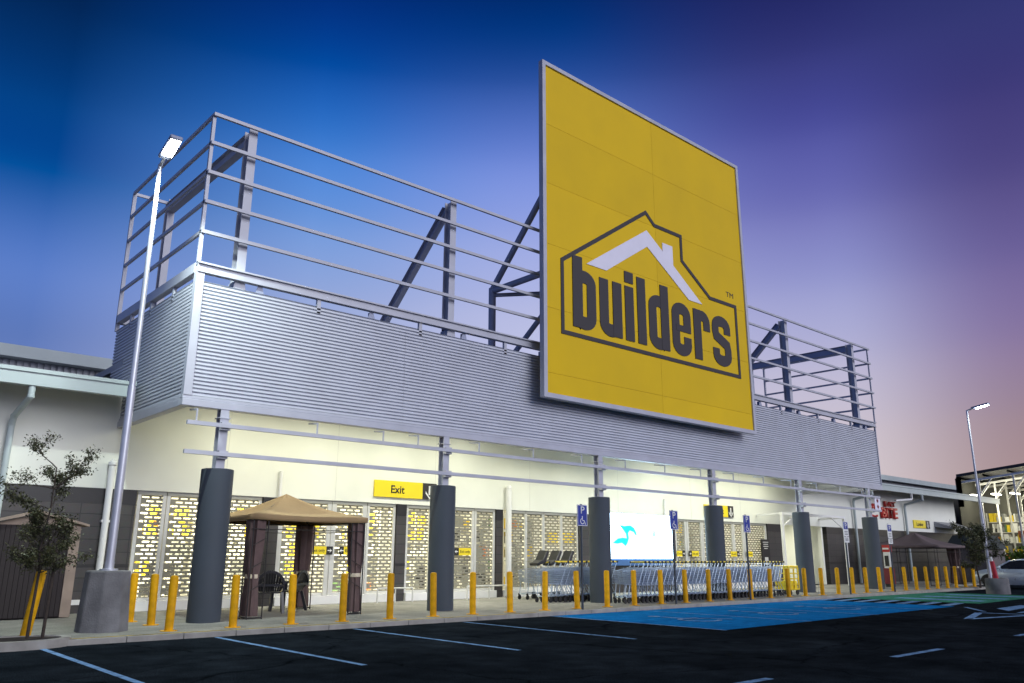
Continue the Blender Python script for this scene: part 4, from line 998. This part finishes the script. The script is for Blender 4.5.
b = MB(); oo = [(3.2+.95*math.cos(2*math.pi*i/n), 16.1+.62*math.sin(2*math.pi*i/n), .0) for i in range(n)]; ii = [(3.2+.80*math.cos(2*math.pi*i/n), 16.1+.48*math.sin(2*math.pi*i/n), .0) for i in range(n)]
b.ring(oo, ii, (0,0,.14)); b.build('ring', m_kerb, t); b = MB(); b.prism(ii, (0,0,.125)); b.build('soil', m_soil, t)
b = MB(); b.tube((3.72,16.12,.1),(3.75,16.12,1.62),.028,8,.024); tag(b.build('tree_stake', m_bark, loc=(3.72,16.12,.1)), 'slim dark wooden stake beside the left tree trunk', 'stake')
t = thing('bollard', 'yellow bollard leaning behind the left tree trunk', 'bollard', (3.56,16.62,.1)); MB().lathe((3.56,16.62,.1), [(.085,0),(.085,1.1),(.07,1.13)], 18).build('post', m_bollard, t, True); t.rotation_euler = (0,R(6),0)

# ------------------------------------------------------------------ right end: planter, car, garden canopy
t = thing('concrete_planter', 'round concrete ring planter in front of the silver car', 'planter', (40.2,13.4,0))
MB().lathe((40.2,13.4,0), [(.47,0),(.46,.62),(.44,.66),(.37,.66),(.36,.5)], 28).build('ring', m_conc, t, True)
t = thing('red_post', 'red warning post standing in the concrete planter', 'post', (40.2,13.4,.7)); MB().tube((40.2,13.4,.5),(40.08,13.45,1.38),.11,14,.09).build('shaft', mat('red_post_paint',(.40,.01,.03),.45), t, True)
MB().tube((40.08,13.45,1.38),(40.06,13.46,1.55),.05,10).build('cap', m_white, t)

car = thing('parked_car', 'silver blue hatchback parked nose towards the kerb at far right', 'car', (48.6,14.1,0))
def loft(b, secs, close=True):
    n = len(secs[0]); pts = [p for s_ in secs for p in s_]
    fs = [(k*n+i, k*n+(i+1)%n, (k+1)*n+(i+1)%n, (k+1)*n+i) for k in range(len(secs)-1) for i in range(n)]
    fs += [tuple(range(n-1,-1,-1)), tuple((len(secs)-1)*n+i for i in range(n))]
    b.poly(pts, fs)
def csec(y, zb, zt, hw, rnd_=.12, tw=.86):
    h = zt-zb; prof = [(-hw*.9,zb),(-hw,zb+h*.25),(-hw,zb+h*.6),(-hw*.97,zb+h*.85),(-hw*tw,zt-.01),(-hw*.4,zt+.015),(hw*.4,zt+.015),(hw*tw,zt-.01),(hw*.97,zb+h*.85),(hw,zb+h*.6),(hw,zb+h*.25),(hw*.9,zb)]
    return [(48.6+x, y, z) for x, z in prof]
b = MB(); loft(b, [csec(16.24,.36,.70,.62),csec(16.14,.26,.82,.78),csec(15.8,.22,.91,.86),csec(15.2,.20,.98,.88),csec(14.9,.20,1.0,.88),csec(13.6,.2,1.01,.89),csec(12.6,.2,1.02,.88),csec(12.2,.26,1.02,.82),csec(12.06,.4,.96,.72)])
b.build('body', m_carpaint, car, True)
def gsec(y, z0, z1, w0, w1): return [(48.6+x, y, z) for x, z in ((-w0,z0),(-w1,z1),(-w1*.7,z1+.03),(w1*.7,z1+.03),(w1,z1),(w0,z0))]
b = MB(); loft(b, [gsec(15.2,.97,.985,.74,.72),gsec(14.35,.98,1.40,.80,.60),gsec(13.3,.98,1.42,.80,.61),gsec(12.5,.99,1.34,.78,.58),gsec(12.15,1.0,1.05,.72,.62)]); b.build('windows', m_glass, car, True)
b = MB(); loft(b, [[(48.6+x,y,z+dz) for x, dz in ((-w,0),(-w*.6,.05),(w*.6,.05),(w,0),(w,-.03),(-w,-.03))] for y, z, w in ((14.42,1.37,.63),(13.9,1.425,.65),(13.2,1.43,.65),(12.45,1.35,.62))]); 
for s in (-1,1):
    b.bar((48.6+s*.79,15.2,.93),(48.6+s*.63,14.4,1.39),.05,.07); b.bar((48.6+s*.80,13.6,.98),(48.6+s*.63,13.5,1.42),.03,.07); b.bar((48.6+s*.80,12.4,1.0),(48.6+s*.6,12.5,1.36),.04,.16)
b.build('roof', m_carpaint, car)
for s in (-1,1):
    for yy in (15.42,12.85):
        b = MB(); b.tube((48.6+s*.70,yy,.32),(48.6+s*.885,yy,.32),.32,22); wv = b.build('wheel', m_rubber, car, True)
        b = MB(); b.tube((48.6+s*.87,yy,.32),(48.6+s*.90,yy,.32),.20,16); b.build('rim', m_rim, wv, True)
        b = MB(); n = 18; o1 = [(48.6+s*.893, yy+.40*math.cos(math.pi*i/n), .32+.40*math.sin(math.pi*i/n)) for i in range(n+1)]; b.prism(o1, (-s*.012,0,0)); b.build('wheel_arch', m_black, car)
    b = MB(); b.lathe((48.6+s*.58,16.0,.60), [(.06,0),(.13,.04),(.13,.12),(.05,.17)], 12); b.build('headlight', m_marks, car, True)
    b = MB(); b.bar((48.6+s*.86,14.85,1.0),(48.6+s*1.02,14.8,1.04),.1,.13); b.build('wing_mirror', m_carpaint, car, bevel=.02)
    b = MB(); b.box(48.6+s*.90-.02,48.6+s*.90+.02,13.85,14.03,.80,.83); b.build('door_handle', m_carpaint, car)
b = MB(); b.box(48.1,49.1,16.21,16.25,.33,.44); b.build('grille', m_black, car)

car.location = (48.0, 14.75, 0)
gc_ = thing('garden_centre', 'open steel garden centre canopy with lit tubes beyond the white wall', 'shelter', (80,20,0))
zr = lambda y: 7.58+.107*(24.4-y)
b = MB(); b.prism([(68,24.5,zr(24.5)),(68,4,zr(4)),(68,4,zr(4)+.22),(68,24.5,zr(24.5)+.22)], (52,0,0)); b.build('roof', mat('dark_roof_sheet',(.03,.03,.035),.7), gc_)
b = MB()
for yy in (24.2,22.6,20.9,19.1,17.2,15.2,13,10.8,8.4): b.bar((68.05,yy,zr(yy)-.14),(120,yy,zr(yy)-.14),.08,.13)
b.build('purlins', m_white, gc_); b = MB()
for xx in (71.5,77,83,89,95): b.bar((xx,24.4,zr(24.4)-.42),(xx,4.2,zr(4.2)-.42),.10,.16)
b.build('rafters', m_white, gc_)
for xx in (71.5,77,83,89):
    for yy in (23.0,20.6,17.6,14,9.5):
        b = MB(); b.bar((xx,yy,0),(xx,yy,zr(yy)-.5),.11,.11); b.bar((xx,yy,zr(yy)-1.5),(xx,yy-.9,zr(yy-.9)-.5),.06,.06); b.bar((xx,yy,zr(yy)-1.7),(xx+2.5,yy,zr(yy)-.5),.06,.06); b.build('post', m_white, gc_)
b = MB(); b.box(67.9,68.05,24.2,24.5,5.3,zr(24.5)); b.build('end_sheet', m_shed, gc_)
m_net = mat('shade_net', (.035,.035,.03), .9)
MB().box(68.3,120,24.62,24.72,0,7.5).build('rear_wall', m_net, gc_)
b = MB(); b.prism([(120,24.6,0),(120,4,0),(120,4,zr(4)-.02),(120,24.6,zr(24.6)-.02)], (.2,0,0)); b.build('end_wall', m_net, gc_)
b = MB()
for yy in (24.2,22.6,20.9,19.1,17.2,15.2,13,10.8,8.4): b.bar((68.05,yy,zr(yy)-.14),(120,yy,zr(yy)-.14),.08,.13)
b.build('purlins', m_white, gc_); b = MB()
for xx in (68.2,74,80,86,92): b.bar((xx,24.4,zr(24.4)-.42),(xx,4.2,zr(4.2)-.42),.10,.16)
b.build('rafters', m_white, gc_)
for xx in (68.2,74,80,86):
    for yy in (23.0,20.6,17.6,14,9.5):
        b = MB(); b.bar((xx,yy,0),(xx,yy,zr(yy)-.5),.11,.11); b.bar((xx,yy,zr(yy)-1.5),(xx,yy-.9,zr(yy-.9)-.5),.06,.06); b.bar((xx,yy,zr(yy)-1.7),(xx+2.5,yy,zr(yy)-.5),.06,.06); b.build('post', m_white, gc_)
b = MB(); b.box(67.9,68.05,24.2,24.5,5.3,zr(24.5)); b.build('end_sheet', m_shed, gc_)
MB().box(66,104,28.0,28.15,0,6.9).build('rear_wall', mat('shade_net',(.06,.06,.05),.9), gc_); MB().box(104,104.2,3,28,0,7.6).build('rear_wall', bpy.data.materials['shade_net'], gc_)
for i, (xx, yy) in enumerate(((70,24.0),(70,22.5),(70,21.2),(70,19.4),(80,22.5),(80,19),(86,16),(76,15.5))):
    b = MB(); b.box(xx-.8,xx+.8,yy-.10,yy+.10,6.22,6.30); b.build('strip_light', m_tube, gc_)
    if i in (1,3,4,5,7):
        pw = 260 if i < 4 else 420
        ld = bpy.data.lights.new('strip_lamp','POINT'); ld.shadow_soft_size = .3; ld.energy = pw; ld.color = (1,.94,.66)
        lo = bpy.data.objects.new('strip_lamp', ld); col.objects.link(lo); lo.parent = gc_; lo.location = Vector((xx,yy,5.8))-root_loc(gc_)
for i, (xx, ya, yb, l) in enumerate(((73,20.9,24.4,'stocked pale rack at the left end of the garden centre'),(76,17.2,21.8,'stocked pale rack behind the silver car in the garden centre'))):
    t = thing('garden_rack', l, 'rack', (xx,(ya+yb)/2,0)); b = MB()
    for z_ in (.3,1.1,1.9,2.7,3.5,4.3): b.box(xx,xx+.8,ya,yb,z_-.05,z_)
    for k in range(5): yy = ya+(yb-ya)*k/4; b.box(xx-.02,xx+.06,yy-.05,yy+.05,0,5)
    b.build('shelf_frame', m_frame, t); b = MB()
    for z_ in (.3,1.1,1.9,2.7,3.5,4.3):
        yy = ya+.1
        while yy < yb-.4:
            w_ = rnd.uniform(.12,.4); b.cur = rnd.choices(range(6),[3,5,3,.6,1.2,2])[0]; b.box(xx+.05,xx+.7,yy,yy+w_-.04,z_+.002,z_+rnd.uniform(.3,.7)); yy += w_
    b.build('stock', goods, t)
t = thing('hanging_sign', 'orange and green hanging sign in the garden centre', 'sign', (70,20.6,3.2)); MB().box(70,70.06,20.65,21.4,3.0,3.5).build('orange_panel', goods[3], t); MB().box(70,70.06,20.0,20.63,2.9,3.4).build('green_panel', m_leaf2, t)
PLB = ['bright green leafy shrub behind the silver car, left one', 'bright green leafy shrub behind the silver car, right one', 'darker potted shrub by the garden centre post']
for i, (xx, yy, r_, zc) in enumerate(((60,17.9,.9,1.5),(60.5,16.4,1.0,1.5),(62,19.4,.8,1.2))):
    rr = random.Random(50+i); t = thing('shrub', PLB[i], 'plant', (xx,yy,0)); MB().lathe((xx,yy,0),[(.3,0),(.42,.7),(.38,.7)],14).build('pot', m_conc, t, True); b = MB()
    b2 = MB()
    for k in range(14): a = rr.uniform(0,6.28); b2.tube((xx,yy,.6),(xx+r_*.7*math.cos(a),yy+r_*.7*math.sin(a),zc+rr.uniform(-.3,.7)),.015,5,.005,False)
    b2.build('stem', m_bark, t)
    for k in range(700):
        d = Vector((rr.gauss(0,1),rr.gauss(0,1),rr.gauss(0,1))).normalized()*r_*rr.uniform(.4,1); c = Vector((xx,yy,zc))+d*Vector((1,1,.8)).length/1.6
        e = Vector((rr.uniform(-1,1),rr.uniform(-1,1),rr.uniform(-.6,1))).normalized(); s_ = e.cross(Vector((.3,.2,1))).normalized(); L = rr.uniform(.15,.3); b.sheet([c,c+e*L*.5+s_*L*.25,c+e*L,c+e*L*.5-s_*L*.25])
    b.build('foliage', m_leaf2, t)
